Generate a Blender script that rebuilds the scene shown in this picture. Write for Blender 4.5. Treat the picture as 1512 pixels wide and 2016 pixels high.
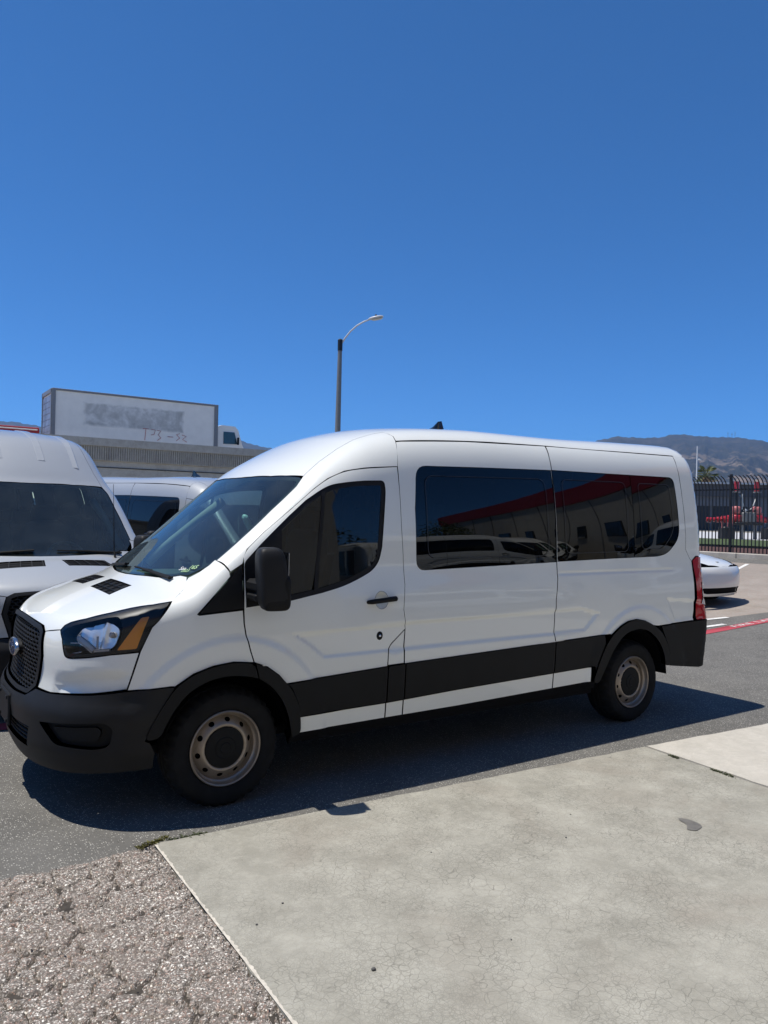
import bpy, math, random
import numpy as np
from mathutils import Matrix, Vector
from mathutils.geometry import delaunay_2d_cdt
random.seed(7); np.random.seed(7)
for o in list(bpy.data.objects): bpy.data.objects.remove(o)
scene = bpy.context.scene; COL = scene.collection
R_ = math.radians
# ------------------------------------------------------------------ camera
CAM = (-1.8025, -4.1783, 1.7312); YAW, PITCH, ROLL = 0.59936, 0.00726, 0.02016
cd = bpy.data.cameras.new("camera"); cam = bpy.data.objects.new("camera", cd); COL.objects.link(cam)
cd.sensor_fit = 'HORIZONTAL'; cd.sensor_width = 36; cd.lens = 36*1499.6/1512; cd.clip_start = .05; cd.clip_end = 20000
_f = Vector((math.sin(YAW)*math.cos(PITCH), math.cos(YAW)*math.cos(PITCH), math.sin(PITCH)))
_r = Vector((math.cos(YAW), -math.sin(YAW), 0)); _u = _r.cross(_f)
_r2 = _r*math.cos(ROLL)+_u*math.sin(ROLL); _u2 = _u*math.cos(ROLL)-_r*math.sin(ROLL)
m = Matrix((_r2, _u2, -_f)).transposed().to_4x4(); m.translation = CAM; cam.matrix_world = m
scene.camera = cam
# ------------------------------------------------------------------ light
SUNV = Vector((-.29, .18, 1)).normalized()          # towards the sun
SUN_EL = math.asin(SUNV.z); SUN_AZ = math.atan2(SUNV.x, SUNV.y)
w = bpy.data.worlds.new("World"); scene.world = w; w.use_nodes = True
nt = w.node_tree; nt.nodes.clear()
sky = nt.nodes.new('ShaderNodeTexSky'); sky.sky_type = 'NISHITA'; sky.sun_disc = False
sky.sun_elevation = SUN_EL; sky.sun_rotation = SUN_AZ; sky.altitude = 0; sky.air_density = .5; sky.dust_density = 0; sky.ozone_density = 10.0
hs = nt.nodes.new('ShaderNodeMix'); hs.data_type = 'RGBA'; hs.blend_type = 'MULTIPLY'; hs.inputs[0].default_value = 1; hs.inputs[7].default_value = (.35, .86, 1.07, 1)   # camera white balance of a clear summer sky
bg = nt.nodes.new('ShaderNodeBackground'); bg.inputs['Strength'].default_value = .15
wo = nt.nodes.new('ShaderNodeOutputWorld')
nt.links.new(sky.outputs[0], hs.inputs[6]); nt.links.new(hs.outputs[2], bg.inputs[0]); nt.links.new(bg.outputs[0], wo.inputs[0])
sl = bpy.data.lights.new("sun", 'SUN'); sl.energy = 4.8; sl.angle = R_(.53); sl.color = (1, .95, .875)
so = bpy.data.objects.new("sun", sl); COL.objects.link(so); so.rotation_euler = (-SUNV).to_track_quat('-Z', 'Y').to_euler(); so.location = (0, 0, 30)
vs = scene.view_settings; vs.view_transform = 'Standard'; vs.look = 'None'; vs.gamma = 1; vs.exposure = 0.14; vs.use_curve_mapping = False
scene.render.engine = 'CYCLES'; cy = scene.cycles; cy.use_denoising = True
cy.max_bounces = 8; cy.diffuse_bounces = 3; cy.glossy_bounces = 4; cy.transmission_bounces = 4; cy.transparent_max_bounces = 12; cy.volume_bounces = 0
cy.caustics_reflective = False; cy.caustics_refractive = False; cy.blur_glossy = .5; cy.sample_clamp_indirect = 6

# ------------------------------------------------------------------ materials
MATS = {}
class NT:
    def __init__(s, m): s.t = m.node_tree; s.n = s.t.nodes; s.l = s.t.links
    def __call__(s, typ, **kw):
        n = s.n.new('ShaderNode'+typ)
        for k, v in kw.items():
            if k.startswith('_'): setattr(n, k[1:], v)
            else:
                i = n.inputs[int(k[1:])] if k[0] == 'i' and k[1:].isdigit() else n.inputs[k.replace('__', ' ')]
                s.set(i, v)
        return n
    def set(s, i, v):
        if isinstance(v, bpy.types.NodeSocket): s.l.new(v, i)
        elif isinstance(v, bpy.types.Node): s.l.new(v.outputs[0], i)
        else: i.default_value = (*v, 1) if isinstance(v, (tuple, list)) and len(v) == 3 and i.type == 'RGBA' else v
    def ramp(s, f, *stops):
        n = s.n.new('ShaderNodeValToRGB'); s.set(n.inputs[0], f); e = n.color_ramp.elements
        while len(e) < len(stops): e.new(.5)
        for q, (p, c) in zip(e, stops):
            q.position = p; q.color = (*c, 1) if isinstance(c, (tuple, list)) else (c, c, c, 1)
        return n.outputs[0]
    def noise(s, vec, scale, detail=4, rough=.55, dist=0.):
        return s('TexNoise', Vector=vec, Scale=scale, Detail=detail, Roughness=rough, Distortion=dist).outputs[0]
    def mix(s, fac, a, b, mode='MIX'):
        n = s.n.new('ShaderNodeMix'); n.data_type = 'RGBA'; n.blend_type = mode
        s.set(n.inputs[0], fac); s.set(n.inputs[6], a); s.set(n.inputs[7], b); return n.outputs[2]
    def math(s, op, a, b=None):
        n = s.n.new('ShaderNodeMath'); n.operation = op; s.set(n.inputs[0], a)
        if b is not None: s.set(n.inputs[1], b)
        return n.outputs[0]
def new_mat(name):
    m = bpy.data.materials.new(name); m.use_nodes = True; m.node_tree.nodes.clear(); MATS[name] = m
    k = NT(m); out = k('OutputMaterial'); return m, k, out
def coords(k, scale=None):
    return k('TexCoord').outputs['Object']
def world_pos(k): return k('NewGeometry').outputs['Position']
def simple(name, base, rough=.5, metal=0, spec=.5, coat=0, var=.06, scale=8, bump=0, bscale=60, back=None, coatr=.03):
    m, k, out = new_mat(name); c = coords(k)
    n = k.noise(c, scale, 5)
    col = k.mix(k.ramp(n, (.3, 0), (.7, 1)), tuple(b*(1-var) for b in base), tuple(min(1, b*(1+var)) for b in base))
    p = k('BsdfPrincipled', Base__Color=col, Roughness=rough, Metallic=metal)
    p.inputs['Specular IOR Level'].default_value = spec; p.inputs['Coat Weight'].default_value = coat; p.inputs['Coat Roughness'].default_value = coatr
    if bump:
        b = k('Bump', Strength=bump, Distance=.002, Height=k.noise(c, bscale, 4)); k.set(p.inputs['Normal'], b)
    sh = p.outputs[0]
    if back is not None:
        d = k('BsdfDiffuse', Color=back); mx = k('MixShader', Fac=k('NewGeometry').outputs['Backfacing']); k.l.new(sh, mx.inputs[1]); k.l.new(d.outputs[0], mx.inputs[2]); sh = mx.outputs[0]
    k.l.new(sh, out.inputs[0]); return m
def paint(name, base, dirt=(.45, .42, .37), metal=0., rough=.38):
    """clear-coated car paint: faint dust towards large scale, trim-grey inside"""
    m, k, out = new_mat(name); c = coords(k)
    dustn = k.ramp(k.noise(c, 2.2, 6, .6), (.45, 0), (.85, 1)); fine = k.ramp(k.noise(c, 90, 3), (.5, 0), (.8, 1))
    fac = k.math('MULTIPLY', k.math('MULTIPLY', dustn, fine), .22)
    col = k.mix(fac, base, dirt)
    p = k('BsdfPrincipled', Base__Color=col, Roughness=rough, Metallic=metal); p.inputs['Coat Weight'].default_value = 1; p.inputs['Specular IOR Level'].default_value = .3
    k.set(p.inputs['Coat Roughness'], k.math('ADD', .015, k.math('MULTIPLY', dustn, .05)))
    b = k('Bump', Strength=.12, Distance=.004, Height=k.noise(c, 1.6, 2)); k.set(p.inputs['Coat Normal'], b)
    d = k('BsdfDiffuse', Color=(.10, .10, .105)); mx = k('MixShader', Fac=k('NewGeometry').outputs['Backfacing']); k.l.new(p.outputs[0], mx.inputs[1]); k.l.new(d.outputs[0], mx.inputs[2])
    k.l.new(mx.outputs[0], out.inputs[0]); return m
def glass(name, tint, ior=1.5, dust=.0, rough=.0, wob=.0, dustcol=(.55, .52, .47), refl=(1, 1, 1)):
    """thin sheet glass: fresnel reflection over tinted see-through, with a film of dust"""
    m, k, out = new_mat(name); c = coords(k)
    t = k('BsdfTransparent', Color=tint); g = k('BsdfGlossy', Color=refl, Roughness=rough)
    f = k('Fresnel', IOR=ior)
    if wob:
        b = k('Bump', Strength=wob, Distance=.01, Height=k.noise(c, 2.5, 1)); k.set(g.inputs['Normal'], b); k.set(f.inputs['Normal'], b)
    mx = k('MixShader', Fac=f); k.l.new(t.outputs[0], mx.inputs[1]); k.l.new(g.outputs[0], mx.inputs[2]); sh = mx.outputs[0]
    if dust:
        fac = k.math('MULTIPLY', k.ramp(k.math('ADD', k.math('MULTIPLY', k.noise(c, 4, 4), .6), k.math('MULTIPLY', k.noise(c, 160, 3), .5)), (.35, .25), (.75, 1)), dust)
        d = k('BsdfDiffuse', Color=dustcol); m2 = k('MixShader', Fac=fac); k.l.new(sh, m2.inputs[1]); k.l.new(d.outputs[0], m2.inputs[2]); sh = m2.outputs[0]
    k.l.new(sh, out.inputs[0]); return m
paint('white_paint', (.80, .815, .765)); paint('silver_paint', (.46, .475, .475), rough=.36, metal=.25); paint('pearl_paint', (.78, .80, .775), rough=.34)
simple('black_plastic', (.0072, .0075, .0079), .62, spec=.22, var=.15, bump=.25, bscale=500)
simple('grey_plastic', (.011, .0114, .0122), .55, spec=.26, var=.12, bump=.2, bscale=600)
simple('gloss_black', (.006, .006, .007), .12, spec=.6, coat=.4)
simple('seal_rubber', (.008, .008, .009), .6, spec=.3)
simple('frit', (.004, .004, .005), .35)
simple('badge_chrome', (.38, .39, .41), .22, metal=1)
simple('lamp_housing', (.008, .008, .009), .4, spec=.3)
simple('glass_line', (.014, .016, .02), .4)
simple('under_black', (.006, .006, .007), .85, spec=.1)
simple('tyre_rubber', (.011, .0112, .0115), .82, spec=.2, var=.25, scale=14, bump=.2, bscale=220)
simple('steel_rim', (.335, .285, .232), .40, metal=.6, var=.18, scale=9)
simple('chrome', (.72, .73, .75), .08, metal=1)
simple('reflector_metal', (.86, .85, .83), .30, metal=.75)
simple('amber', (1.0, .36, .03), .3, coat=.3); simple('red_lens', (.42, .012, .018), .14, coat=.9)
simple('clear_lens_white', (.62, .60, .60), .12, coat=.8)
simple('ford_blue', (.008, .03, .13), .2, coat=.7)
simple('interior_dark', (.085, .095, .092), .7, bump=.2); simple('interior_beige', (.36, .33, .28), .75); simple('seat_cloth', (.035, .036, .04), .9, bump=.4)
simple('sunshade_foil', (.62, .80, .76), .5)
simple('paper_white', (.8, .8, .78), .7); simple('ink_green', (.5, .75, .35), .6); simple('sticker_blue', (.03, .12, .45), .5)
glass('windshield_glass', (.56, .78, .75), 1.66, dust=.05, dustcol=(.50, .56, .52), refl=(.80, 1, .98)); glass('door_glass', (.18, .22, .23), 1.52, wob=.02, dust=.008)
glass('privacy_glass', (.012, .013, .015), 1.5, wob=.03, dust=.004); glass('lens_glass', (.97, .98, .98), 1.38)
# ---- ground surfaces
def asphalt(name, dark, light, speck=.62, spk=(.55, .53, .50), warm=None, bump=.7, scale=1.):
    m, k, out = new_mat(name); c = world_pos(k)
    big = k.noise(c, .35, 5, .6); mid = k.noise(c, 2.3, 5, .65); fine = k.noise(c, 70*scale, 4, .7)
    base = k.mix(k.ramp(mid, (.3, 0), (.72, 1)), dark, light)
    base = k.mix(k.ramp(big, (.38, 0), (.68, .55)), base, tuple(b*.82 for b in dark))
    vo = k('TexVoronoi', Vector=c, Scale=95*scale); vo.feature = 'F1'
    cellc = k('SeparateColor', Color=vo.outputs['Color']).outputs[0]
    cell2 = k('SeparateColor', Color=vo.outputs['Color']).outputs[1]
    inside = k.ramp(vo.outputs['Distance'], (.28, 1), (.42, 0))
    s1 = k.math('MULTIPLY', k.ramp(cellc, (speck, 0), (speck+.16, 1)), inside)
    stone = k.mix(cell2, tuple(b*.55 for b in spk), spk)
    col = k.mix(s1, base, stone)
    s2 = k.math('MULTIPLY', k.ramp(cellc, (.05, 1), (.3, 0)), inside); col = k.mix(k.math('MULTIPLY', s2, .7), col, tuple(b*.35 for b in dark))
    if warm: col = k.mix(k.math('MULTIPLY', k.ramp(cell2, (.45, 0), (.9, 1)), .55), col, warm)
    p = k('BsdfPrincipled', Base__Color=col, Roughness=.9); p.inputs['Specular IOR Level'].default_value = .25
    hgt = k.math('ADD', k.math('MULTIPLY', s1, .6), k.math('MULTIPLY', fine, .7))
    b = k('Bump', Strength=bump, Distance=.006, Height=hgt); k.set(p.inputs['Normal'], b)
    k.l.new(p.outputs[0], out.inputs[0]); return m
asphalt('asphalt', (.118, .114, .104), (.172, .166, .150), .60, (.58, .56, .50))
def chips(name, tone=1.):
    m, k, out = new_mat(name); c = world_pos(k); wv = k('VectorMath'); wv.operation = 'ADD'; nz = k('TexNoise', Vector=c, Scale=60, Detail=2); sc_ = k('VectorMath'); sc_.operation = 'SCALE'; k.l.new(nz.outputs['Color'], sc_.inputs[0]); sc_.inputs['Scale'].default_value = .008; k.l.new(c, wv.inputs[0]); k.l.new(sc_.outputs[0], wv.inputs[1])
    cols = None; hgt = None
    for scl, wgt in ((105, 1), (190, .8)):
        v = k('TexVoronoi', Vector=wv.outputs[0], Scale=scl); sp = k('SeparateColor', Color=v.outputs['Color'])
        t = lambda *q: tuple(x*tone for x in q)
        rc = k.ramp(sp.outputs[0], (0, t(.07, .062, .054)), (.35, t(.155, .138, .12)), (.62, t(.26, .235, .205)), (.82, t(.40, .37, .325)), (.95, t(.70, .67, .60)))
        rc = k.mix(k.math('MULTIPLY', k.ramp(sp.outputs[1], (.72, 0), (.9, 1)), .5), rc, t(.34, .20, .15))
        rc = k.mix(k.ramp(v.outputs['Distance'], (.42, 0), (.62, .75)), rc, t(.07, .062, .054))
        hh = k.math('MULTIPLY', sp.outputs[2], k.ramp(v.outputs['Distance'], (.2, 1), (.6, 0)))
        if cols is None: cols, hgt = rc, hh
        else: cols = k.mix(k.ramp(k.noise(c, 45, 3), (.46, 0), (.54, 1)), cols, rc); hgt = k.math('ADD', hgt, k.math('MULTIPLY', hh, .5))
    cols = k.mix(k.math('MULTIPLY', k.ramp(k.noise(c, 2.6, 5, .6), (.40, 0), (.66, 1)), .35), cols, (.15*tone, .122*tone, .102*tone))
    p = k('BsdfPrincipled', Base__Color=cols, Roughness=.9); p.inputs['Specular IOR Level'].default_value = .2
    b = k('Bump', Strength=.5, Distance=.006, Height=hgt); k.set(p.inputs['Normal'], b); k.l.new(p.outputs[0], out.inputs[0])
chips('old_asphalt', 1.36)
asphalt('pad_asphalt', (.26, .235, .20), (.36, .33, .29), .5, (.55, .51, .45), warm=(.30, .20, .16), scale=.6)
def concrete(name, a, b_, crack=.5, stain=(.27, .235, .19), tile=None):
    m, k, out = new_mat(name); c = world_pos(k)
    w1 = k.noise(c, 3.5, 5, .6); warp = k('VectorMath'); warp.operation = 'ADD'
    nc = k('TexNoise', Vector=c, Scale=9, Detail=3); sc_ = k('VectorMath'); sc_.operation = 'SCALE'; k.l.new(nc.outputs['Color'], sc_.inputs[0]); sc_.inputs['Scale'].default_value = .07
    k.l.new(c, warp.inputs[0]); k.l.new(sc_.outputs[0], warp.inputs[1])
    col = k.mix(k.ramp(w1, (.34, 0), (.66, 1)), a, b_)
    col = k.mix(k.math('MULTIPLY', k.ramp(k.noise(c, 11, 6, .72, .8), (.44, 0), (.64, 1)), .30), col, tuple(x*1.28 for x in b_))
    col = k.mix(k.math('MULTIPLY', k.ramp(k.noise(c, 42, 5, .75, .5), (.44, 0), (.66, 1)), .26), col, tuple(x*.82 for x in a))
    col = k.mix(k.math('MULTIPLY', k.ramp(k.noise(c, 1.1, 4, .6, .6), (.52, 0), (.72, 1)), .5), col, stain)
    col = k.mix(k.math('MULTIPLY', k.ramp(k.noise(c, 200, 3, .6), (.45, 0), (.75, 1)), .18), col, tuple(x*.6 for x in a))
    cr = None
    for sc, wd, st in ((9, .014, .55), (19, .034, .7), (36, .055, .65), (70, .08, .45)):
        v = k('TexVoronoi', Vector=warp.outputs[0], Scale=sc); v.feature = 'DISTANCE_TO_EDGE'
        mask = k.ramp(k.noise(c, .8+sc*.06, 3), (.40, .1), (.62, 1))
        q = k.math('MULTIPLY', k.math('MULTIPLY', k.ramp(v.outputs['Distance'], (0, 1), (wd, 0)), mask), st*crack)
        cr = q if cr is None else k.math('MAXIMUM', cr, q)
    col = k.mix(cr, col, tuple(x*.42 for x in a))
    p = k('BsdfPrincipled', Base__Color=col, Roughness=.85); p.inputs['Specular IOR Level'].default_value = .3
    h = k.math('SUBTRACT', k.math('MULTIPLY', k.noise(c, 120, 4, .7), .4), cr)
    b = k('Bump', Strength=.35, Distance=.003, Height=h); k.set(p.inputs['Normal'], b)
    k.l.new(p.outputs[0], out.inputs[0]); return m
concrete('concrete_slab', (.285, .273, .228), (.385, .371, .315), 1.05)
concrete('concrete_pale', (.43, .405, .35), (.50, .47, .41), .1, stain=(.40, .365, .30))
concrete('concrete_wall', (.34, .33, .295), (.42, .41, .37), .25, stain=(.23, .22, .19))
concrete('concrete_kerb', (.40, .37, .32), (.5, .46, .40), .2)
def worn(name, base, under, lo=.38, hi=.5, sc=9):
    m, k, out = new_mat(name); c = world_pos(k)
    n = k.math('ADD', k.math('MULTIPLY', k.noise(c, sc, 5, .7), .6), k.math('MULTIPLY', k.noise(c, 90, 3, .7), .4))
    p = k('BsdfPrincipled', Base__Color=k.mix(k.ramp(n, (lo, 0), (hi, 1)), under, base), Roughness=.75); k.l.new(p.outputs[0], out.inputs[0]); return m
worn('red_line_paint', (.42, .055, .07), (.22, .07, .07), .30, .44); worn('white_line_paint', (.72, .71, .67), (.35, .33, .30), .36, .48)
simple('damp_patch', (.155, .145, .125), .5, var=.2, scale=20)
simple('chip_stone', (.42, .39, .34), .85, var=.35, scale=60)
simple('pebble_stone', (.08, .078, .075), .8, var=.3); simple('dry_weed', (.16, .15, .045), .8, var=.3); simple('weed_green', (.10, .115, .055), .8, var=.3)
simple('fence_steel', (.012, .012, .013), .45, spec=.4); simple('galv_pole', (.22, .215, .20), .55, metal=.3, var=.1)
simple('lamp_grey', (.55, .56, .56), .4); simple('lamp_glass', (.5, .49, .44), .3)
simple('lawn', (.05, .075, .018), .9, var=.4, scale=6, bump=1, bscale=40); simple('mulch', (.075, .032, .022), .9, var=.4, scale=20)
simple('warehouse_wall', (.19, .19, .195), .8, var=.08); simple('warehouse_dark', (.035, .036, .04), .6); simple('warehouse_band', (.10, .10, .105), .7); simple('roof_white', (.62, .62, .60), .6); simple('pale_slab', (.5, .5, .5), .8)
simple('machine_red', (.42, .018, .028), .38, coat=.4, var=.2); simple('machine_pink', (.5, .16, .15), .5, var=.25); simple('machine_black', (.02, .02, .022), .5); simple('machine_grey', (.2, .2, .195), .5); simple('hose_white', (.6, .6, .56), .5)
simple('truck_white', (.88, .85, .77), .55, var=.05, scale=2); simple('truck_frame', (.24, .24, .24), .5, metal=.3); simple('truck_door', (.20, .24, .34), .5, var=.35, scale=1.6); simple('truck_glass', (.03, .07, .085), .08, coat=.5); simple('truck_red', (.32, .02, .025), .45)
m_, k_, o_ = new_mat('painted_out'); c_ = coords(k_); gn = k_('SeparateXYZ', Vector=k_('TexCoord').outputs['Generated'])
e_ = lambda s: k_.math('MINIMUM', s, k_.math('SUBTRACT', 1., s))
ed_ = k_.math('ADD', k_.math('MINIMUM', k_.math('MULTIPLY', e_(gn.outputs[0]), 3.), e_(gn.outputs[2])), k_.math('MULTIPLY', k_.math('SUBTRACT', k_.noise(c_, 2.2, 5), .5), .22))
n_ = k_.math('ADD', k_.math('MULTIPLY', k_.noise(c_, 1.3, 3, .5, .6), .75), k_.math('MULTIPLY', k_.noise(c_, 6, 4), .25))
p_ = k_('BsdfPrincipled', Base__Color=k_.mix(k_.ramp(ed_, (.0, 0), (.09, 1)), (.88, .85, .77), k_.ramp(n_, (.36, (.42, .415, .385)), (.5, (.56, .555, .52)), (.64, (.76, .75, .71)))), Roughness=.6); k_.l.new(p_.outputs[0], o_.inputs[0])
simple('spray_red', (.42, .05, .04), .6, var=.3); simple('spray_white', (.66, .66, .66), .6, var=.2, scale=3)
simple('building_beige', (.56, .52, .43), .85, var=.05, scale=1.2, bump=.2, bscale=80); simple('building_red', (.40, .022, .03), .55); simple('window_dark', (.02, .024, .03), .1, coat=.5)
simple('bark', (.10, .075, .05), .9, var=.3); simple('leaf_green', (.055, .085, .022), .7, var=.45, scale=3); simple('palm_green', (.10, .115, .04), .7, var=.4, scale=3); simple('palm_dead', (.22, .16, .09), .9, var=.3)
m_, k_, o_ = new_mat('mountain'); c_ = world_pos(k_)
n1 = k_.noise(c_, .006, 9, .62); n2 = k_.noise(c_, .03, 6, .65)
sepz = k_('SeparateXYZ', Vector=c_).outputs[2]
rock = k_.math('MULTIPLY', k_.ramp(k_.math('ADD', k_.math('MULTIPLY', n1, .6), k_.math('MULTIPLY', n2, .4)), (.50, 0), (.56, 1)), k_.ramp(k_.math('DIVIDE', sepz, 400), (.30, 1), (.60, .12)))
veg = k_.mix(n2, (.022, .026, .018), (.062, .056, .038))
p_ = k_('BsdfPrincipled', Base__Color=k_.mix(rock, veg, (.26, .20, .145)), Roughness=1); p_.inputs['Specular IOR Level'].default_value = 0
b_ = k_('Bump', Strength=1., Distance=14, Height=k_.noise(c_, .02, 8, .7)); k_.set(p_.inputs['Normal'], b_)
k_.l.new(p_.outputs[0], o_.inputs[0])
# ------------------------------------------------------------------ mesh helpers
def link(name, me, mat=None, parent=None, smooth=False):
    o = bpy.data.objects.new(name, me); COL.objects.link(o)
    if mat is not None and not me.materials: me.materials.append(MATS[mat])
    if parent is not None: o.parent = parent
    if smooth: me.polygons.foreach_set('use_smooth', [True]*len(me.polygons))
    return o
def mesh(name, V, Fc):
    me = bpy.data.meshes.new(name); me.from_pydata([tuple(map(float, v)) for v in V], [], Fc); me.update(); return me
def obj(name, V, Fc, mat, parent=None, smooth=False): return link(name, mesh(name, V, Fc), mat, parent, smooth)
def empty(name, loc=(0, 0, 0), rz=0, parent=None):
    o = bpy.data.objects.new(name, None); COL.objects.link(o); o.location = loc; o.rotation_euler = (0, 0, rz); o.empty_display_size = .2
    if parent: o.parent = parent
    return o
def tag(o, label=None, cat=None, group=None, kind=None):
    for k, v in (('label', label), ('category', cat), ('group', group), ('kind', kind)):
        if v: o[k] = v
    return o
class MB:
    """collects simple solids into one mesh"""
    def __init__(s): s.V = []; s.F = []
    def add(s, V, Fc):
        b = len(s.V); s.V += [tuple(v) for v in V]; s.F += [tuple(i+b for i in f) for f in Fc]; return s
    def box(s, c, d, rz=0, M=None):
        x, y, z = d[0]/2, d[1]/2, d[2]/2
        P = [Vector((a*x, b*y, e*z)) for a in (-1, 1) for b in (-1, 1) for e in (-1, 1)]
        rot = M if M is not None else Matrix.Rotation(rz, 3, 'Z')
        return s.add([rot @ p + Vector(c) for p in P], [(0, 1, 3, 2), (4, 6, 7, 5), (0, 4, 5, 1), (2, 3, 7, 6), (0, 2, 6, 4), (1, 5, 7, 3)])
    def cbox(s, c, d, b=.01, rz=0, M=None):
        """box with chamfered edges"""
        x, y, z = d[0]/2, d[1]/2, d[2]/2; b = min(b, x*.8, y*.8, z*.8); V = []; idx = {}
        for sx in (-1, 1):
            for sy in (-1, 1):
                for sz in (-1, 1):
                    for ax in range(3):
                        p = [sx*(x-b), sy*(y-b), sz*(z-b)]; p[ax] = (sx*x, sy*y, sz*z)[ax]; idx[sx, sy, sz, ax] = len(V); V.append(Vector(p))
        Fc = []
        for ax in range(3):
            a, e = [(1, 2), (2, 0), (0, 1)][ax]
            for sg in (-1, 1):
                q = []
                for u, v in ((-1, -1), (1, -1), (1, 1), (-1, 1)):
                    k = [0, 0, 0]; k[ax] = sg; k[a] = u; k[e] = v; q.append(idx[k[0], k[1], k[2], ax])
                Fc.append(tuple(q if sg > 0 else q[::-1]))
        for ax in range(3):
            a, e = [(1, 2), (2, 0), (0, 1)][ax]
            for u in (-1, 1):
                for v in (-1, 1):
                    k0 = [0, 0, 0]; k0[a] = u; k0[e] = v; k1 = list(k0); k0[ax] = -1; k1[ax] = 1
                    Fc.append((idx[(*k0, a)], idx[(*k0, e)], idx[(*k1, e)], idx[(*k1, a)]))
        for sx in (-1, 1):
            for sy in (-1, 1):
                for sz in (-1, 1): Fc.append(tuple(idx[sx, sy, sz, ax] for ax in range(3)))
        rot = M if M is not None else Matrix.Rotation(rz, 3, 'Z')
        return s.add([rot @ p + Vector(c) for p in V], Fc)
    def tube(s, pts, r, n=10, cap=True):
        pts = [Vector(p) for p in pts]; rr = r if isinstance(r, (list, tuple)) else [r]*len(pts); V = []; Fc = []
        ref = None
        for i, p in enumerate(pts):
            t = (pts[min(i+1, len(pts)-1)]-pts[max(i-1, 0)]).normalized()
            if ref is None: ref = t.orthogonal().normalized()
            ref = (ref-t*ref.dot(t)).normalized(); b = t.cross(ref)
            V += [p+(ref*math.cos(a)+b*math.sin(a))*rr[i] for a in [2*math.pi*k/n for k in range(n)]]
        for i in range(len(pts)-1):
            for k in range(n): Fc.append((i*n+k, i*n+(k+1) % n, (i+1)*n+(k+1) % n, (i+1)*n+k))
        if cap: Fc += [tuple(range(n))[::-1], tuple((len(pts)-1)*n+k for k in range(n))]
        return s.add(V, Fc)
    def prism(s, poly, h0, h1, f):
        """extrude 2-D polygon: f(u, v, h) -> 3-D"""
        n = len(poly); V = [f(u, v, h0) for u, v in poly]+[f(u, v, h1) for u, v in poly]
        return s.add(V, [tuple(range(n))[::-1], tuple(range(n, 2*n))]+[(i, (i+1) % n, n+(i+1) % n, n+i) for i in range(n)])
    def build(s, name, mat, parent=None, smooth=False): return obj(name, s.V, s.F, mat, parent, smooth)
def auto_smooth(o, ang=35):
    me = o.data; me.polygons.foreach_set('use_smooth', [True]*len(me.polygons))
    import bmesh
    bm = bmesh.new(); bm.from_mesh(me); bmesh.ops.recalc_face_normals(bm, faces=bm.faces)
    for e in bm.edges:
        if len(e.link_faces) == 2 and e.calc_face_angle(0) > math.radians(ang): e.smooth = False
    bm.to_mesh(me); bm.free(); return o
def lathe(prof, n=64, y0=0., sgn=1, mod=None):
    """profile (r, y) turned about the local Y axis; y grows outward (towards -Y for sgn=1)"""
    V = []; Fc = []; m_ = len(prof)
    for k in range(n):
        a = 2*math.pi*k/n
        for j, (r, y) in enumerate(prof):
            q = r+(mod(k, j) if mod else 0); V.append((q*math.cos(a), -sgn*(y+y0), q*math.sin(a)))
    for k in range(n):
        for j in range(m_-1):
            f = (k*m_+j, k*m_+j+1, ((k+1) % n)*m_+j+1, ((k+1) % n)*m_+j); Fc.append(f if sgn > 0 else f[::-1])
    return V, Fc
def text_mesh(body, size, shear=0, extrude=0, align='CENTER', space=1.):
    tc = bpy.data.curves.new('t', 'FONT'); tc.body = body; tc.size = size; tc.shear = shear; tc.extrude = extrude; tc.align_x = align; tc.align_y = 'CENTER'; tc.resolution_u = 2; tc.space_character = space
    o = bpy.data.objects.new('t', tc); COL.objects.link(o); me = bpy.data.meshes.new_from_object(o.evaluated_get(bpy.context.evaluated_depsgraph_get())); bpy.data.objects.remove(o); bpy.data.curves.remove(tc); me.materials.clear(); me.name = 'lettering'; return me
# ------------------------------------------------------------------ 2-D outlines
def fillet(P, closed=True):
    out = []; n = len(P)
    for i, p in enumerate(P):
        r = p[2] if len(p) > 2 else 0; b = np.array(p[:2], float)
        if r <= 0 or (not closed and i in (0, n-1)): out.append(b); continue
        a = np.array(P[i-1][:2], float); c = np.array(P[(i+1) % n][:2], float)
        la, lc = np.linalg.norm(a-b), np.linalg.norm(c-b); d = min(r, .49*la, .49*lc)
        p0, p1 = b+(a-b)/la*d, b+(c-b)/lc*d
        for t in np.linspace(0, 1, 6): out.append((1-t)**2*p0+2*t*(1-t)*b+t*t*p1)
    return np.array(out)
def sm(P, r=.2): return [(*p[:2], r) for p in P]
def area(P): x, y = P[:, 0], P[:, 1]; return .5*np.sum(x*np.roll(y, -1)-np.roll(x, -1)*y)
def inset(P, g):
    if g == 0: return P
    if area(P) < 0: P = P[::-1]
    e = np.roll(P, -1, 0)-P; L = np.linalg.norm(e, axis=1, keepdims=True); keep = (L[:, 0] > 1e-7); P = P[keep]
    e = np.roll(P, -1, 0)-P; L = np.linalg.norm(e, axis=1, keepdims=True); nrm = np.c_[-e[:, 1], e[:, 0]]/L
    m_ = nrm+np.roll(nrm, 1, 0); q = np.maximum((m_*m_).sum(1, keepdims=True)/2, .35)
    return P+m_/q*g
def densify(P, h):
    out = []
    for a, b in zip(P, np.roll(P, -1, 0)):
        k = max(1, int(np.ceil(np.linalg.norm(b-a)/h)))
        out += [a+(b-a)*i/k for i in range(k)]
    return np.array(out)
def inside(q, P):
    c = np.zeros(len(q), bool); x, y = q[:, 0], q[:, 1]; j = len(P)-1
    for i in range(len(P)):
        (xi, yi), (xj, yj) = P[i], P[j]
        if yi != yj: c ^= ((yi > y) != (yj > y)) & (x < (xj-xi)*(y-yi)/(yj-yi)+xi)
        j = i
    return c
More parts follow.
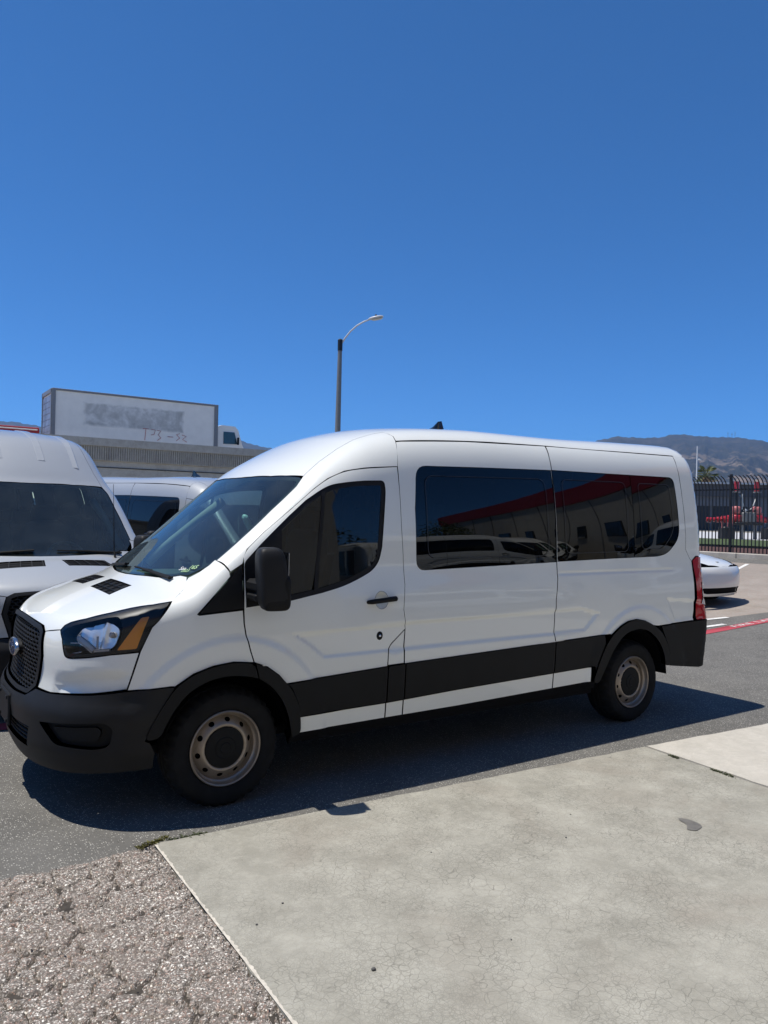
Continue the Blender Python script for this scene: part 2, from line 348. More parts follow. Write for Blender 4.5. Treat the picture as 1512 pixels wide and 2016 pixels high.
def triangulate(outer, holes, h):
    lo, hi = outer.min(0), outer.max(0)
    gx = np.arange(lo[0]+h*.37, hi[0], h); gy = np.arange(lo[1]+h*.41, hi[1], h*.9)
    G = np.array([(x+(.5*h if j % 2 else 0), y) for j, y in enumerate(gy) for x in gx]).reshape(-1, 2)
    loops = [outer]+list(holes)
    if len(G):
        k = inside(G, outer)
        for q in holes: k &= ~inside(G, q)
        d = np.full(len(G), 9.)
        for L in loops:
            for a, b in zip(L, np.roll(L, -1, 0)):
                e = b-a; t = np.clip(((G-a)@e)/max(e@e, 1e-12), 0, 1); d = np.minimum(d, np.linalg.norm(G-a-t[:, None]*e, axis=1))
        G = G[k & (d > .45*h)]
    V = []; E = []
    for L in loops:
        b = len(V); V += [Vector(p) for p in L]; E += [(b+i, b+(i+1) % len(L)) for i in range(len(L))]
    V += [Vector(p) for p in G]
    r = delaunay_2d_cdt(V, E, [], 0, 1e-7)
    P = np.array([tuple(v) for v in r[0]]); T = np.array([f for f in r[2] if len(f) == 3])
    C = P[T].mean(1); k = inside(C, outer)
    for q in holes: k &= ~inside(C, q)
    return P, T[k]
# ------------------------------------------------------------------ projections onto a body
class Side:
    t0, t1 = -2.5, 0.
    def to2(s, p): return p[:, [0, 2]]
    def ray(s, q): n = len(q); return np.c_[q[:, 0], np.zeros(n), q[:, 1]], np.tile([0, 1., 0], (n, 1))
class Obl:            # slanted from front and above (bonnet, windscreen)
    t0, t1 = -3., 3.; k = 2**-.5
    def to2(s, p): return np.c_[(p[:, 0]+p[:, 2])*s.k, p[:, 1]]
    def ray(s, q): n = len(q); return np.c_[q[:, 0]*s.k, q[:, 1], q[:, 0]*s.k], np.tile([s.k, 0, -s.k], (n, 1))
class Cyl:            # about a vertical axis at x=xc ; angle 0 = dead ahead (sg=-1) or astern (sg=+1)
    t0, t1 = -2., 0.
    def __init__(s, xc=.15, sg=-1): s.xc, s.sg = xc, sg
    def to2(s, p): return np.c_[np.arctan2(p[:, 1], s.sg*(p[:, 0]-s.xc)), p[:, 2]]
    def ray(s, q):
        c, i = np.cos(q[:, 0]), np.sin(q[:, 0]); return np.c_[np.full(len(q), s.xc), 0*c, q[:, 1]], np.c_[-s.sg*c, -i, 0*c]
class Roof:           # about the lengthwise axis at height zc
    t0, t1 = -2.5, -.05
    def __init__(s, zc=1.): s.zc = zc
    def to2(s, p): return np.c_[p[:, 0], np.arctan2(p[:, 1], p[:, 2]-s.zc)]
    def ray(s, q):
        c, i = np.cos(q[:, 1]), np.sin(q[:, 1]); return np.c_[q[:, 0], 0*c, np.full(len(q), s.zc)], np.c_[0*c, -i, -c]
SIDE, OBL, CYL, RCYL, ROOF = Side(), Obl(), Cyl(), Cyl(4.0, 1), Roof()
class Surf:
    """maps 2-D outline points onto the implicit body surface (F<=0 inside)"""
    def __init__(s, F, zmap=None): s.F, s.zmap = F, zmap
    def N(s, p, e=2e-3):
        x, y, z = p.T; F = s.F
        g = np.stack([F(x+e, y, z)-F(x-e, y, z), F(x, y+e, z)-F(x, y-e, z), F(x, y, z+e)-F(x, y, z-e)], -1)
        return g/np.maximum(np.linalg.norm(g, axis=-1, keepdims=True), 1e-9)
    def cast(s, q, pr, n=90):
        o, d = pr.ray(q); ts = np.linspace(pr.t0, pr.t1, n); lo = np.full(len(q), np.nan); prev = s.F(*(o+d*ts[0]).T); done = np.zeros(len(q), bool)
        for a, b in zip(ts[:-1], ts[1:]):
            v = s.F(*(o+d*b).T); mk = (~done) & (prev > 0) & (v <= 0); lo[mk] = a; done |= mk; prev = v
            if done.all(): break
        L = lo.copy(); H = lo+ts[1]-ts[0]
        for _ in range(18):
            M = (L+H)/2; v = s.F(*(o+d*M[:, None]).T); L = np.where(v > 0, M, L); H = np.where(v > 0, H, M)
        p = o+d*((L+H)/2)[:, None]; bad = np.isnan(p[:, 0])
        if bad.any():
            g = np.where(~bad)[0]
            for i in np.where(bad)[0]: p[i] = p[g[np.argmin(((q[g]-q[i])**2).sum(1))]]
        return p
    def at(s, q, pr, off=0.):
        q = np.asarray(q, float).reshape(-1, 2); p = s.cast(q, pr); nn = s.N(p); p = p+nn*off
        return s.fin(p, nn)
    def fin(s, p, nn):
        if s.zmap is None: return p, nn
        f = s.zmap; z0 = f(p[:, 2]); dz = (f(p[:, 2]+1e-3)-f(p[:, 2]-1e-3))/2e-3
        n2 = nn.copy(); n2[:, 2] /= dz; n2 /= np.linalg.norm(n2, axis=1, keepdims=True)
        return np.c_[p[:, :2], z0], n2
    def patch(s, name, outline, pr, mat, parent, h=.05, off=0., lip=.018, holes=(), gap=.002, both=True, bulge=None, hb=None):
        outer = densify(inset(fillet(outline), gap), hb or h*.6); hl = [densify(inset(fillet(q), -gap), hb or h*.6) for q in holes]
        P, T = triangulate(outer, hl, h)
        p = s.cast(P, pr); nn = s.N(p)
        o_ = off if bulge is None else off+bulge(P)
        top = p+nn*(o_[:, None] if bulge is not None else o_)
        if bulge is not None:   # normals of the displaced sheet
            fn = np.cross(top[T[:, 1]]-top[T[:, 0]], top[T[:, 2]]-top[T[:, 0]]); an = np.zeros_like(top)
            for j in range(3): np.add.at(an, T[:, j], fn)
            an *= np.sign((an*nn).sum(1, keepdims=True)); nn_s = an/np.maximum(np.linalg.norm(an, axis=1, keepdims=True), 1e-12)
        else: nn_s = nn
        low = top-nn*lip
        top, nt_ = s.fin(top, nn_s); low, _ = s.fin(low, nn)
        fn = np.cross(top[T[:, 1]]-top[T[:, 0]], top[T[:, 2]]-top[T[:, 0]])
        fl = (fn*nt_[T].mean(1)).sum(1) < 0; T = np.where(fl[:, None], T[:, ::-1], T)
        V = [top]; Fc = [tuple(map(int, t)) for t in T]; nrm = [nt_[list(f)] for f in Fc]
        if lip:
            ed = {}
            for t in Fc:
                for a, b in ((t[0], t[1]), (t[1], t[2]), (t[2], t[0])): ed[a, b] = 1
            be = [e for e in ed if (e[1], e[0]) not in ed]; n0 = len(top); V2 = []; 
            for a, b in be:
                k = n0+len(V2); V2 += [top[a], top[b], low[b], low[a]]; Fc.append((k+1, k, k+3, k+2))
                fnrm = np.cross(low[a]-top[a], top[b]-top[a]); L = np.linalg.norm(fnrm); fnrm = -fnrm/L if L > 1e-12 else nt_[a]
                nrm.append(np.tile(fnrm, (4, 1)))
            V.append(np.array(V2).reshape(-1, 3))
        V = np.concatenate(V); out = []
        for sg in ((1, -1) if both else (1,)):
            W = V*[1, sg, 1]; FF = Fc if sg > 0 else [f[::-1] for f in Fc]
            me = mesh(name, W, FF); me.polygons.foreach_set('use_smooth', [True]*len(FF))
            nl = np.concatenate([(q if sg > 0 else q[::-1])*[1, sg, 1] for q in nrm]); me.normals_split_custom_set([tuple(v) for v in nl])
            pa = parent[0 if sg > 0 else 1] if isinstance(parent, (list, tuple)) else parent
            out.append(link(name, me, mat, pa))
        return out
# ------------------------------------------------------------------ the van's shape (x aft from the front axle, y from the centre line, z up)
def pchip(xs,ys):
    xs=np.array(xs,float);ys=np.array(ys,float);h=np.diff(xs);d=np.diff(ys)/h
    m=np.zeros_like(xs);m[0]=d[0];m[-1]=d[-1]
    for i in range(1,len(xs)-1):
        if d[i-1]*d[i]>0:
            w1=2*h[i]+h[i-1];w2=h[i]+2*h[i-1];m[i]=(w1+w2)/(w1/d[i-1]+w2/d[i])
    def f(x):
        x=np.clip(x,xs[0],xs[-1]);i=np.clip(np.searchsorted(xs,x)-1,0,len(h)-1)
        t=(x-xs[i])/h[i];a=ys[i];b=ys[i+1]
        return a*(1+2*t)*(1-t)**2+m[i]*h[i]*t*(1-t)**2+b*t*t*(3-2*t)+m[i+1]*h[i]*t*t*(t-1)
    return f
def spline(xs,ys):  # natural cubic
    xs=np.array(xs,float);ys=np.array(ys,float);n=len(xs);h=np.diff(xs)
    A=np.eye(n);r=np.zeros(n)
    for i in range(1,n-1):
        A[i,i-1]=h[i-1];A[i,i]=2*(h[i-1]+h[i]);A[i,i+1]=h[i];r[i]=6*((ys[i+1]-ys[i])/h[i]-(ys[i]-ys[i-1])/h[i-1])
    M=np.linalg.solve(A,r)
    def f(x):
        x=np.clip(x,xs[0],xs[-1]);i=np.clip(np.searchsorted(xs,x)-1,0,n-2)
        a=(xs[i+1]-x)/h[i];b=1-a
        return a*ys[i]+b*ys[i+1]+((a**3-a)*M[i]+(b**3-b)*M[i+1])*h[i]**2/6
    return f
def sstep(a,b,x):
    t=np.clip((x-a)/(b-a),0,1);return t*t*(3-2*t)
def smax(a,b,k):
    h=np.clip(.5+.5*(a-b)/k,0,1);return b+(a-b)*h+k*h*(1-h)
def poly_sdf(px,pz,P):
    P=np.array(P,float);d=np.full(px.shape,1e9);s=np.ones(px.shape)
    for i in range(len(P)):
        a=P[i];b=P[i-1];e=b-a;wx=px-a[0];wz=pz-a[1]
        t=np.clip((wx*e[0]+wz*e[1])/(e@e),0,1);dx=wx-e[0]*t;dz=wz-e[1]*t
        d=np.minimum(d,dx*dx+dz*dz)
        c=((pz>=a[1])&(pz<b[1])&(e[0]*wz>e[1]*wx))|((pz<a[1])&(pz>=b[1])&(e[0]*wz<e[1]*wx))
        s=np.where(c,-s,s)
    return s*np.sqrt(d)
WZ=spline([.1,.25,.45,.65,.85,1.05,1.25,1.35,1.43,1.52,1.65,1.8,1.95,2.1,2.25,2.35,2.6],[.955,.985,1.008,1.022,1.03,1.03,1.012,.995,.986,.981,.973,.958,.936,.908,.876,.853,.80])
X0=spline([.1,.22,.35,.5,.6,.67,.75,.9,1.05,1.2,1.4,2.7],[-.90,-.985,-1.02,-1.035,-1.03,-1.005,-.985,-.985,-.965,-.915,-.83,-.83])
XR=pchip([.1,.45,.8,1.1,1.5,1.86,2.1,2.25,2.4,2.6],[4.73,4.77,4.785,4.72,4.735,4.735,4.735,4.74,4.725,4.67])
# centre profile (at s=0, with windscreen crown shift applied)
PT=pchip([-1.1,-1.0,-.95,-.88,-.80,-.68,-.5,-.37,-.30,-.2,0,.2,.4,.5,.58,.68,.78,.88,1.02,1.28,1.5,1.8,2.2,3.0,4.0,4.6,4.9],
         [.9,1.03,1.085,1.13,1.172,1.22,1.282,1.322,1.357,1.437,1.602,1.778,1.952,2.036,2.098,2.16,2.215,2.268,2.332,2.402,2.43,2.453,2.470,2.475,2.503,2.515,2.515])
REC1=[(.62,.835),(2.62,.835),(3.05,.84),(3.22,.98),(3.0,1.035),(1.2,1.02),(.40,1.0),(.50,.93)]
REC2=[(4.25,.85),(4.66,.85),(4.66,1.02),(4.12,1.06)]
def hw(x,z):
    w=WZ(z)
    r=-.013*sstep(.008,-.022,poly_sdf(x,z,REC1))-.011*sstep(.008,-.022,poly_sdf(x,z,REC2))
    # wheel flares
    for cx in (0.,3.75):
        d=np.hypot(x-cx,z-.36); r=r+.014*sstep(.67,.62,d)*sstep(.2,.4,z)
    r=r-.005*np.exp(-((z-1.315)/.012)**2)*sstep(2.72,2.8,x)*sstep(4.3,4.2,x)
    return w+r
def zt(x,s):
    wsz=sstep(-.5,-.2,x)*(1-.6*sstep(.5,1.6,x))
    c=.05*(s/.88)**2*wsz
    z=PT(x-c)
    crown_r=.05*(s/.8)**2+.03*(s/.8)**4
    crown_h=.075*(s/.9)**2
    f=sstep(-.3,.6,x)
    return z-(crown_h*(1-f)+crown_r*f)
def F_van(x,Y,z):
    s=np.sqrt(Y*Y+1e-6)
    w=hw(x,z);x0=X0(z)
    t=np.clip(-x,0,None)/(-x0)
    pl=(t**4+(s/w)**2.5-1)*w/2.5
    k=.09+.10*sstep(.4,1.2,x)
    top=(z-zt(x,s))*.85
    a=smax(pl,top,k)
    a=smax(a,x-XR(z),.10)
    return smax(a,.24+.04*sstep(-.5,-.2,x)-z,.1)

# outlines measured on the body side: (x, z)
FO = [(-.498, .476), (-.476, .539), (-.425, .636), (-.343, .762), (-.241, .824), (-.126, .858), (0, .871), (.129, .854), (.221, .819), (.299, .762), (.38, .677), (.433, .578), (.453, .49), (.46, .388)]
FI = [(-.419, .481), (-.391, .549), (-.339, .645), (-.269, .723), (-.164, .776), (-.054, .795), (.06, .786), (.155, .76), (.241, .706), (.32, .613), (.367, .509), (.392, .397), (.395, .31)]
RO = [(3.154, .417), (3.19, .515), (3.224, .6), (3.289, .717), (3.36, .792), (3.469, .858), (3.567, .894), (3.684, .905), (3.804, .884), (3.913, .838), (4.018, .777), (4.099, .685), (4.149, .595), (4.167, .47)]
RI = [(3.225, .402), (3.306, .541), (3.371, .652), (3.475, .762), (3.571, .807), (3.712, .824), (3.832, .799), (3.948, .728), (4.03, .645), (4.085, .546), (4.103, .466)]
BPIL = [(1.254, .978), (1.233, 1.111), (1.252, 1.278), (1.25, 1.471), (1.239, 1.678), (1.239, 1.908), (1.24, 2.086)]
MSEAM = [(2.712, .78), (2.699, .834), (2.711, 1.111), (2.744, 1.272), (2.75, 1.403), (2.755, 1.635), (2.758, 1.9), (2.764, 2.136), (2.77, 2.239), (2.79, 2.347)]
RSEAM = [(4.54, 1.384), (4.512, 1.412), (4.459, 1.492), (4.465, 1.643), (4.465, 1.952), (4.466, 2.264), (4.48, 2.366)]
DWIN = [(.085, 1.182), (.085, 1.445, .02), (.196, 1.555), (.275, 1.627), (.392, 1.731), (.513, 1.831), (.625, 1.902, .1), (.702, 1.938, .1), (.83, 1.960, .1), (.96, 1.974), (1.115, 1.982, .06), (1.122, 1.92, .04), (1.098, 1.734), (1.075, 1.529), (1.05, 1.437, .08), (.994, 1.378, .1), (.898, 1.333, .1), (.766, 1.284, .1), (.602, 1.248), (.386, 1.21)]
DGLASS = [(.33, 1.222), (.33, 1.645), (.392, 1.7), (.513, 1.80), (.632, 1.876, .1), (.705, 1.91, .1), (.83, 1.934, .1), (.96, 1.947), (1.092, 1.953, .05), (1.096, 1.92, .04), (1.072, 1.734), (1.049, 1.529), (1.025, 1.452, .08), (.98, 1.402, .1), (.89, 1.359, .1), (.76, 1.31, .1), (.6, 1.274), (.386, 1.236)]
WTOP = lambda x: 2.104+(x-1.521)*.0275 if x < 2.76 else 2.139+(x-2.76)*.008
WIN1 = [(1.363, 1.37, .07), (1.363, 1.8), (1.398, 2.1, .09), (2.0, 2.119), (2.757, 2.138), (2.757, 1.9), (2.747, 1.406), (2.1, 1.389)]
WIN2 = [(2.772, 2.140), (3.5, 2.145), (4.372, 2.153, .07), (4.374, 1.9), (4.372, 1.60, .10), (4.19, 1.46, .12), (4.05, 1.435, .05), (3.4, 1.424), (2.763, 1.409), (2.766, 1.7)]
P3 = lambda L: np.array(L, float)
HOOD_SIDE = P3([(-.919, -.43, 1.062), (-.923, -.483, 1.037), (-.871, -.632, 1.062), (-.852, -.64, 1.087), (-.825, -.667, 1.106), (-.762, -.743, 1.132), (-.647, -.823, 1.168), (-.549, -.871, 1.197), (-.448, -.928, 1.218), (-.339, -.953, 1.233), (-.226, -.855, 1.308), (-.195, -.778, 1.351)])
HOOD_REAR = P3([(-.209, -.707, 1.355), (-.251, -.623, 1.339), (-.29, -.513, 1.334), (-.345, -.25, 1.33), (-.362, -.08, 1.325)])
WS_SIDE = P3([(-.166, -.781, 1.375), (-.098, -.831, 1.417), (-.03, -.858, 1.463), (.127, -.851, 1.592), (.32, -.834, 1.759), (.505, -.818, 1.92), (.571, -.782, 1.987)])
WS_TOP = P3([(.53, -.62, 1.997), (.494, -.463, 2.0), (.466, -.2, 2.002), (.458, -.05, 2.001)])
def sym(L):   # mirror an open half outline (y<0) about the centre line
    L = [tuple(q) for q in L]; return L+[(q[0], -q[1], *q[2:]) for q in L[::-1]]
def symc(L):  # same for (angle, z)
    L = [tuple(q) for q in L]; return L+[(-q[0], *q[1:]) for q in L[::-1]]
def cut(curve, a, b):
    """part of an (x, z) polyline between x=a and x=b with interpolated ends"""
    c = np.array(curve); xs = np.array([a]+[x for x in c[:, 0] if a < x < b]+[b]); return [(x, float(np.interp(x, c[:, 0], c[:, 1]))) for x in xs]
CLADTOP = [(.33, .705), (.476, .711), (1.255, .745), (2.7, .78), (3.349, .799), (3.976, .825), (4.502, .84), (4.75, .846)]
CLADBOT = [(.3, .489), (.453, .491), (1.108, .497), (1.725, .518), (3.191, .548), (3.3, .55)]
ROCKBOT = [(.3, .384), (.457, .386), (1.102, .391), (1.737, .395), (3.147, .421), (3.3, .424)]
SILLBOT = [(.3, .30), (.4, .303), (1.267, .331), (3.035, .343), (3.23, .358), (3.3, .36)]
HL = [(-.557, 1.058), (-.569, 1.087, .02), (-.6, 1.106, .03), (-.683, 1.132), (-.801, 1.168), (-.895, 1.197), (-.998, 1.218), (-1.085, 1.232), (-1.043, 1.127), (-1.018, 1.096), (-.993, 1.026), (-.967, .966), (-.85, .952), (-.76, .934), (-.655, .919, .02), (-.62, .923, .03), (-.607, .96), (-.591, 1.014)]
GRILLE = [(0., 1.078), (-.2, 1.073), (-.37, 1.062), (-.423, 1.04, .02), (-.447, .902), (-.40, .72), (-.325, .662, .02), (-.15, .652), (0., .65)]

def wheel(parent, x, s, yaw=0):
    """one wheel at axle x, side s (-1 = left)"""
    wz = empty('wheel', (x, s*.96, .345), 0, parent); sg = -s
    tp = [(.212, -.02), (.226, -.004), (.24, .008), (.262, .014), (.295, .0165), (.318, .010), (.335, -.004), (.346, -.022), (.352, -.045), (.354, -.07), (.346, -.072), (.346, -.082), (.355, -.084), (.356, -.118), (.347, -.12), (.347, -.13), (.356, -.132), (.355, -.165), (.352, -.19), (.335, -.225), (.26, -.235), (.21, -.22)]
    md = lambda k, j: (-.009 if (k//2) % 2 and j in (6, 7, 8, 9) else 0)
    V, Fc = lathe(tp, 144, 0, sg, md); t = obj('tyre', V, Fc, 'tyre_rubber', wz); auto_smooth(t, 28)
    rp = [(.2215, -.012), (.2225, .004), (.217, .008), (.211, .004), (.207, -.010), (.205, -.022), (.198, -.030), (.193, -.034), (.190, -.052), (.186, -.060)]
    V, Fc = lathe(rp, 96, 0, sg); r = obj('rim', V, Fc, 'steel_rim', wz); auto_smooth(r, 40)
    # dished disc with ten oval holes
    th = np.linspace(0, 2*np.pi, 97)[:-1]
    outer = np.c_[.188*np.cos(th), .188*np.sin(th)]; holes = [np.c_[.120*np.cos(th[::2]), .120*np.sin(th[::2])]]
    tt = np.linspace(0, 2*np.pi, 17)[:-1]
    for k in range(10):
        a = 2*np.pi*(k+.3)/10; c = np.array([np.cos(a), np.sin(a)])*.163; e = np.array([-np.sin(a), np.cos(a)]); n_ = np.array([np.cos(a), np.sin(a)])
        holes.append(c+np.outer(np.cos(tt)*.0175, e)+np.outer(np.sin(tt)*.0125, n_))
    P, T = triangulate(outer, holes, .011); rr = np.hypot(*P.T)
    yy = np.interp(rr, [.118, .124, .130, .138, .150, .163, .178, .188], [-.030, -.018, -.0145, -.0165, -.026, -.037, -.050, -.060])
    V = np.c_[P[:, 0], -sg*yy, P[:, 1]]; d = obj('rim_disc', V, [tuple(map(int, (t if sg > 0 else t[::-1]))) for t in T], 'steel_rim', wz, True)
    V, Fc = lathe([(.001, -.001), (.030, -.001), (.034, -.005), (.060, -.006), (.064, -.010), (.10, -.013), (.118, -.016), (.124, -.026)], 64, 0, sg, lambda k, j: 0)
    hc = MB().add(V, Fc)
    auto_smooth(hc.build('hub_cap', 'black_plastic', wz), 40)
    V, Fc = lathe([(.0, -.075), (.19, -.075)], 32, 0, sg); obj('brake_disc', V, Fc, 'under_black', wz)
    return wz

def rounded(name, c, d, mat, parent, e=.5, M=None, taper=None, n=(24, 16), bend=None):
    """super-ellipsoid solid with optional taper along z"""
    V = []; Fc = []; nu, nv = n
    f = lambda w, m_: math.copysign(abs(w)**m_, w)
    for j in range(nv+1):
        v = -math.pi/2+math.pi*j/nv
        for i in range(nu):
            u = 2*math.pi*i/nu; p = Vector((d[0]/2*f(math.cos(v), e)*f(math.cos(u), e), d[1]/2*f(math.cos(v), e)*f(math.sin(u), e), d[2]/2*f(math.sin(v), e)))
            if taper: p = taper(p)
            V.append((M @ p if M is not None else p)+Vector(c))
    for j in range(nv):
        for i in range(nu): Fc.append((j*nu+i, j*nu+(i+1) % nu, (j+1)*nu+(i+1) % nu, (j+1)*nu+i))
    return obj(name, V, Fc, mat, parent, True)

def build_van(root, body, bp='white_paint', detail=True, high=False):
    fs = 1.9 if high else 1.
    zmap = None
    if high: zmap = lambda z: z+.17*sstep(1.99, 2.33, z)+.25*np.clip(z-2.02, 0, .02)*0
    S = Surf(body, zmap); A = lambda *a, **k: S.patch(*a, **k)
    # ---- bonnet, windscreen, roof
    hood2 = OBL.to2(np.vstack([HOOD_SIDE[::-1], [(-.935, -.2, 1.073), (-.94, -.05, 1.078)]]))
    rear2 = OBL.to2(HOOD_REAR)
    half = [tuple(q) for q in rear2[::-1]]+[tuple(q) for q in hood2]
    vent = [(-.565, -.44), (-.60, -.10), (-.50, -.06), (-.44, -.40)]
    vz = lambda x: float(PT(np.array([x]))[0])
    v2 = lambda L: [((x+vz(x)-.075*(abs(y)/.9)**2)*OBL.k, y) for x, y in L]
    va = v2([(-.572, -.50), (-.587, -.10), (-.455, -.075), (-.432, -.46)]); vb = [(u, -v) for u, v in va]
    hood = A('hood', sym(half), OBL, bp, root, h=.045, holes=[va, vb], both=False)[0]
    for q in (va, vb):
        vt = A('hood_vent', q, OBL, 'black_plastic', hood, h=.05, off=-.012, lip=0, gap=-.004, both=False)[0]
        qa = np.array(q); g = MB()
        for t in np.linspace(.04, .96, 5):
            a_, b_ = qa[0]*(1-t)+qa[1]*t, qa[3]*(1-t)+qa[2]*t
            pp, nn = S.at(np.linspace(a_, b_, 4), OBL, -.003); g.tube(pp, .005, 5)
        for t in (.33, .66):
            a_, b_ = qa[0]*(1-t)+qa[3]*t, qa[1]*(1-t)+qa[2]*t
            pp, nn = S.at(np.linspace(a_, b_, 8), OBL, -.004); g.tube(pp, .004, 5)
        g.build('vent_slats', 'grey_plastic', hood)
    ws_half = [tuple(q) for q in OBL.to2(np.vstack([WS_TOP[::-1], WS_SIDE[::-1]]))]+[tuple(q) for q in OBL.to2(P3([(-.19, -.76, 1.36)]))]+[tuple(q+np.array([.012, 0])) for q in OBL.to2(HOOD_REAR)]
    wsO = sym([(*q, .06 if i == len(WS_TOP) else 0) for i, q in enumerate(ws_half)])
    ws = A('windshield', wsO, OBL, 'windshield_glass', root, h=.06, off=-.004, lip=0, both=False)[0]
    inn = inset(fillet(wsO), .035); c0 = inn.mean(0)
    # frit: wider along the top, with a wedge for the mirror mount
    A('windshield_frit', wsO, OBL, 'frit', ws, h=.06, off=-.012, lip=0, holes=[list(map(tuple, inn))], gap=0, both=False)
    tp = OBL.to2(WS_TOP).mean(0)[0]
    A('sensor_wedge', [(tp-.02, -.26), (tp-.02, .26), (tp-.13, .06, .02), (tp-.15, 0, .03), (tp-.13, -.06, .02)], OBL, 'frit', ws, h=.06, off=-.013, lip=0, gap=0, both=False)
    th = lambda L: [tuple(q) for q in ROOF.to2(P3(L))]
    RAILSEAM = [(.578, -.664), (.714, -.592), (.866, -.532), (1.017, -.491), (1.174, -.47), (1.27, -.466)]
    wsth = th(WS_SIDE); wst = th(WS_TOP)
    roof_half = [(x, t) for x, t in wst[::-1]]+RAILSEAM+[(1.3, -.53), (1.292, -.565), (1.849, -.552), (2.809, -.535), (4.483, -.533), (4.55, -.545), (4.62, -.54), (4.68, -.51), (4.715, -.46, .02), (4.728, -.3), (4.73, -.05)]
    roof_half = [q for q in roof_half]
    rp = A('roof_panel', sym(roof_half), ROOF, bp, root, h=.06, both=False, lip=.02, gap=.0012)[0]
    doortop = [(1.24, -.697), (.97, -.706), (.817, -.716), (.687, -.747), (.58, -.791), (.398, -.885), (.224, -.983), (.111, -1.067), (.085, -1.11), (.071, -1.15)]
    rail = [(-.043, -1.085)]+wsth[2:]+RAILSEAM+[(1.297, -.53), (1.287, -.568), (1.265, -.625)]+doortop+[(-.005, -1.19)]
    A('roof_rail', rail, ROOF, bp, root, h=.035, gap=.0012)
    # ---- sides
    fen = [(-.339, 1.236), (-.24, 1.303), (-.195, 1.349), (-.14, 1.385), (-.085, 1.425), (-.046, 1.457), (-.011, 1.395), (-.008, 1.365), (-.217, 1.157), (-.205, 1.150), (.062, 1.166), (.066, 1.09), (.08, 1.012), (.105, .922), (.129, .856)]+FO[3:7][::-1]+[(-.371, .764), (-.466, .759), (-.588, .754), (-.565, .834), (-.528, .966), (-.502, 1.026), (-.469, 1.096), (-.437, 1.127)]
    A('fender', fen, SIDE, bp, root, h=.017*fs)
    A('quarter_trim', [(-.212, 1.157, .01), (-.008, 1.359), (.066, 1.438), (.068, 1.173)], SIDE, 'black_plastic', root, h=.05, off=.003)
    CUP = [(1.055+.052*math.cos(a), 1.182+.058*math.sin(a)) for a in np.linspace(0, 2*np.pi, 25)[:-1]]
    door = [(.069, 1.171), (.081, 1.48), (.111, 1.524, .05), (.224, 1.626), (.398, 1.763), (.58, 1.908, .08), (.687, 1.978, .1), (.817, 2.033, .1), (.97, 2.059, .1), (1.236, 2.084)]+BPIL[::-1][1:]+[(1.135, .883, .02), (1.11, .839, .03), (1.108, .742)]+[(x, z) for x, z in cut(CLADTOP, .352, 1.1)[::-1]]+[(.299, .764), (.221, .821), (.133, .856), (.109, .922), (.084, 1.012), (.071, 1.09)]
    drs = A('front_door', door, SIDE, bp, root, h=.02*fs, holes=[DWIN, CUP])
    A('window_seal', DWIN, SIDE, 'seal_rubber', drs, h=.05, off=-.006, lip=.01, holes=[DGLASS], gap=-.004)
    GD = spline([1.15, 1.3, 1.5, 1.65, 1.8, 1.95, 2.1], [.992, .988, .976, .9645, .9495, .929, .903])
    A('window_glass', DGLASS, SIDE, 'door_glass', drs, h=.05, off=0, lip=0, gap=-.006, bulge=lambda q: np.minimum(GD(q[:, 1])-WZ(q[:, 1]), -.006)*1.0)
    A('window_divider', [(.545, 1.245), (.578, 1.25), (.655, 1.905), (.628, 1.895)], SIDE, 'seal_rubber', drs, h=.06, off=-.004, lip=.006)
    A('mirror_sail', [(.088, 1.184), (.088, 1.443), (.196, 1.552), (.27, 1.4), (.33, 1.21)], SIDE, 'black_plastic', drs, h=.06, off=.002, lip=.01)
    fuel = [(1.25, .972), (1.137, .88, .02), (1.113, .836, .03), (1.112, .745), (1.243, .748), (1.24, .818)]
    A('fuel_door', fuel, SIDE, bp, root, h=.04)
    gut = lambda a, b: [(x, float(np.interp(x, [1.292, 1.849, 2.809, 4.483], [2.270, 2.311, 2.341, 2.362]))) for x in np.linspace(a, b, 6)]
    sp = [(1.262, 2.2), (1.286, 2.266)]+gut(1.33, 2.786)+MSEAM[::-1][1:]+[(x, z) for x, z in cut(CLADTOP, 1.249, 2.7)[::-1]]+[(1.246, .818)]+BPIL
    s1 = A('side_panel', sp, SIDE, bp, root, h=.024*fs, holes=[WIN1])
    qp = [(2.717, .784), (2.703, .834), (2.715, 1.111), (2.748, 1.272), (2.755, 1.403), (2.759, 1.635), (2.763, 1.9), (2.769, 2.136), (2.774, 2.239), (2.795, 2.339)]+gut(2.83, 4.478)+RSEAM[::-1][1:]+[(4.54, .94), (4.525, .842)]+[(x, z+.004) for x, z in cut(CLADTOP, 3.985, 4.5)[::-1]]+RO[4:10][::-1]+[(3.35, .80), (2.9, .788)]
    s2 = A('quarter_panel', qp, SIDE, bp, root, h=.021*fs, holes=[WIN2])
    GW = spline([1.3, 1.43, 1.52, 1.65, 1.8, 1.95, 2.1, 2.2], [.9865, .9835, .9800, .9715, .9570, .9355, .9065, .884])
    flat = lambda f: (lambda q: np.minimum(GW(q[:, 1])-WZ(q[:, 1]), 0)+f(q))
    sag = lambda a, b, c, d, k: (lambda q: -k*np.clip(1-((q[:, 0]-(a+b)/2)/((b-a)/2))**2, 0, 1)*np.clip(1-((q[:, 1]-(c+d)/2)/((d-c)/2))**2, 0, 1))
    A('side_window', WIN1, SIDE, 'privacy_glass', s1, h=.05, off=-.002, lip=.01, gap=.002, bulge=flat(sag(1.36, 2.76, 1.37, 2.12, -.004)))
    W2a = [q for q in WIN2 if q[0] < 3.7]; W2 = [(2.772, 2.140), (3.5, 2.145), (3.748, 2.147), (3.722, 1.4295), (3.4, 1.424), (2.763, 1.409), (2.766, 1.7)]
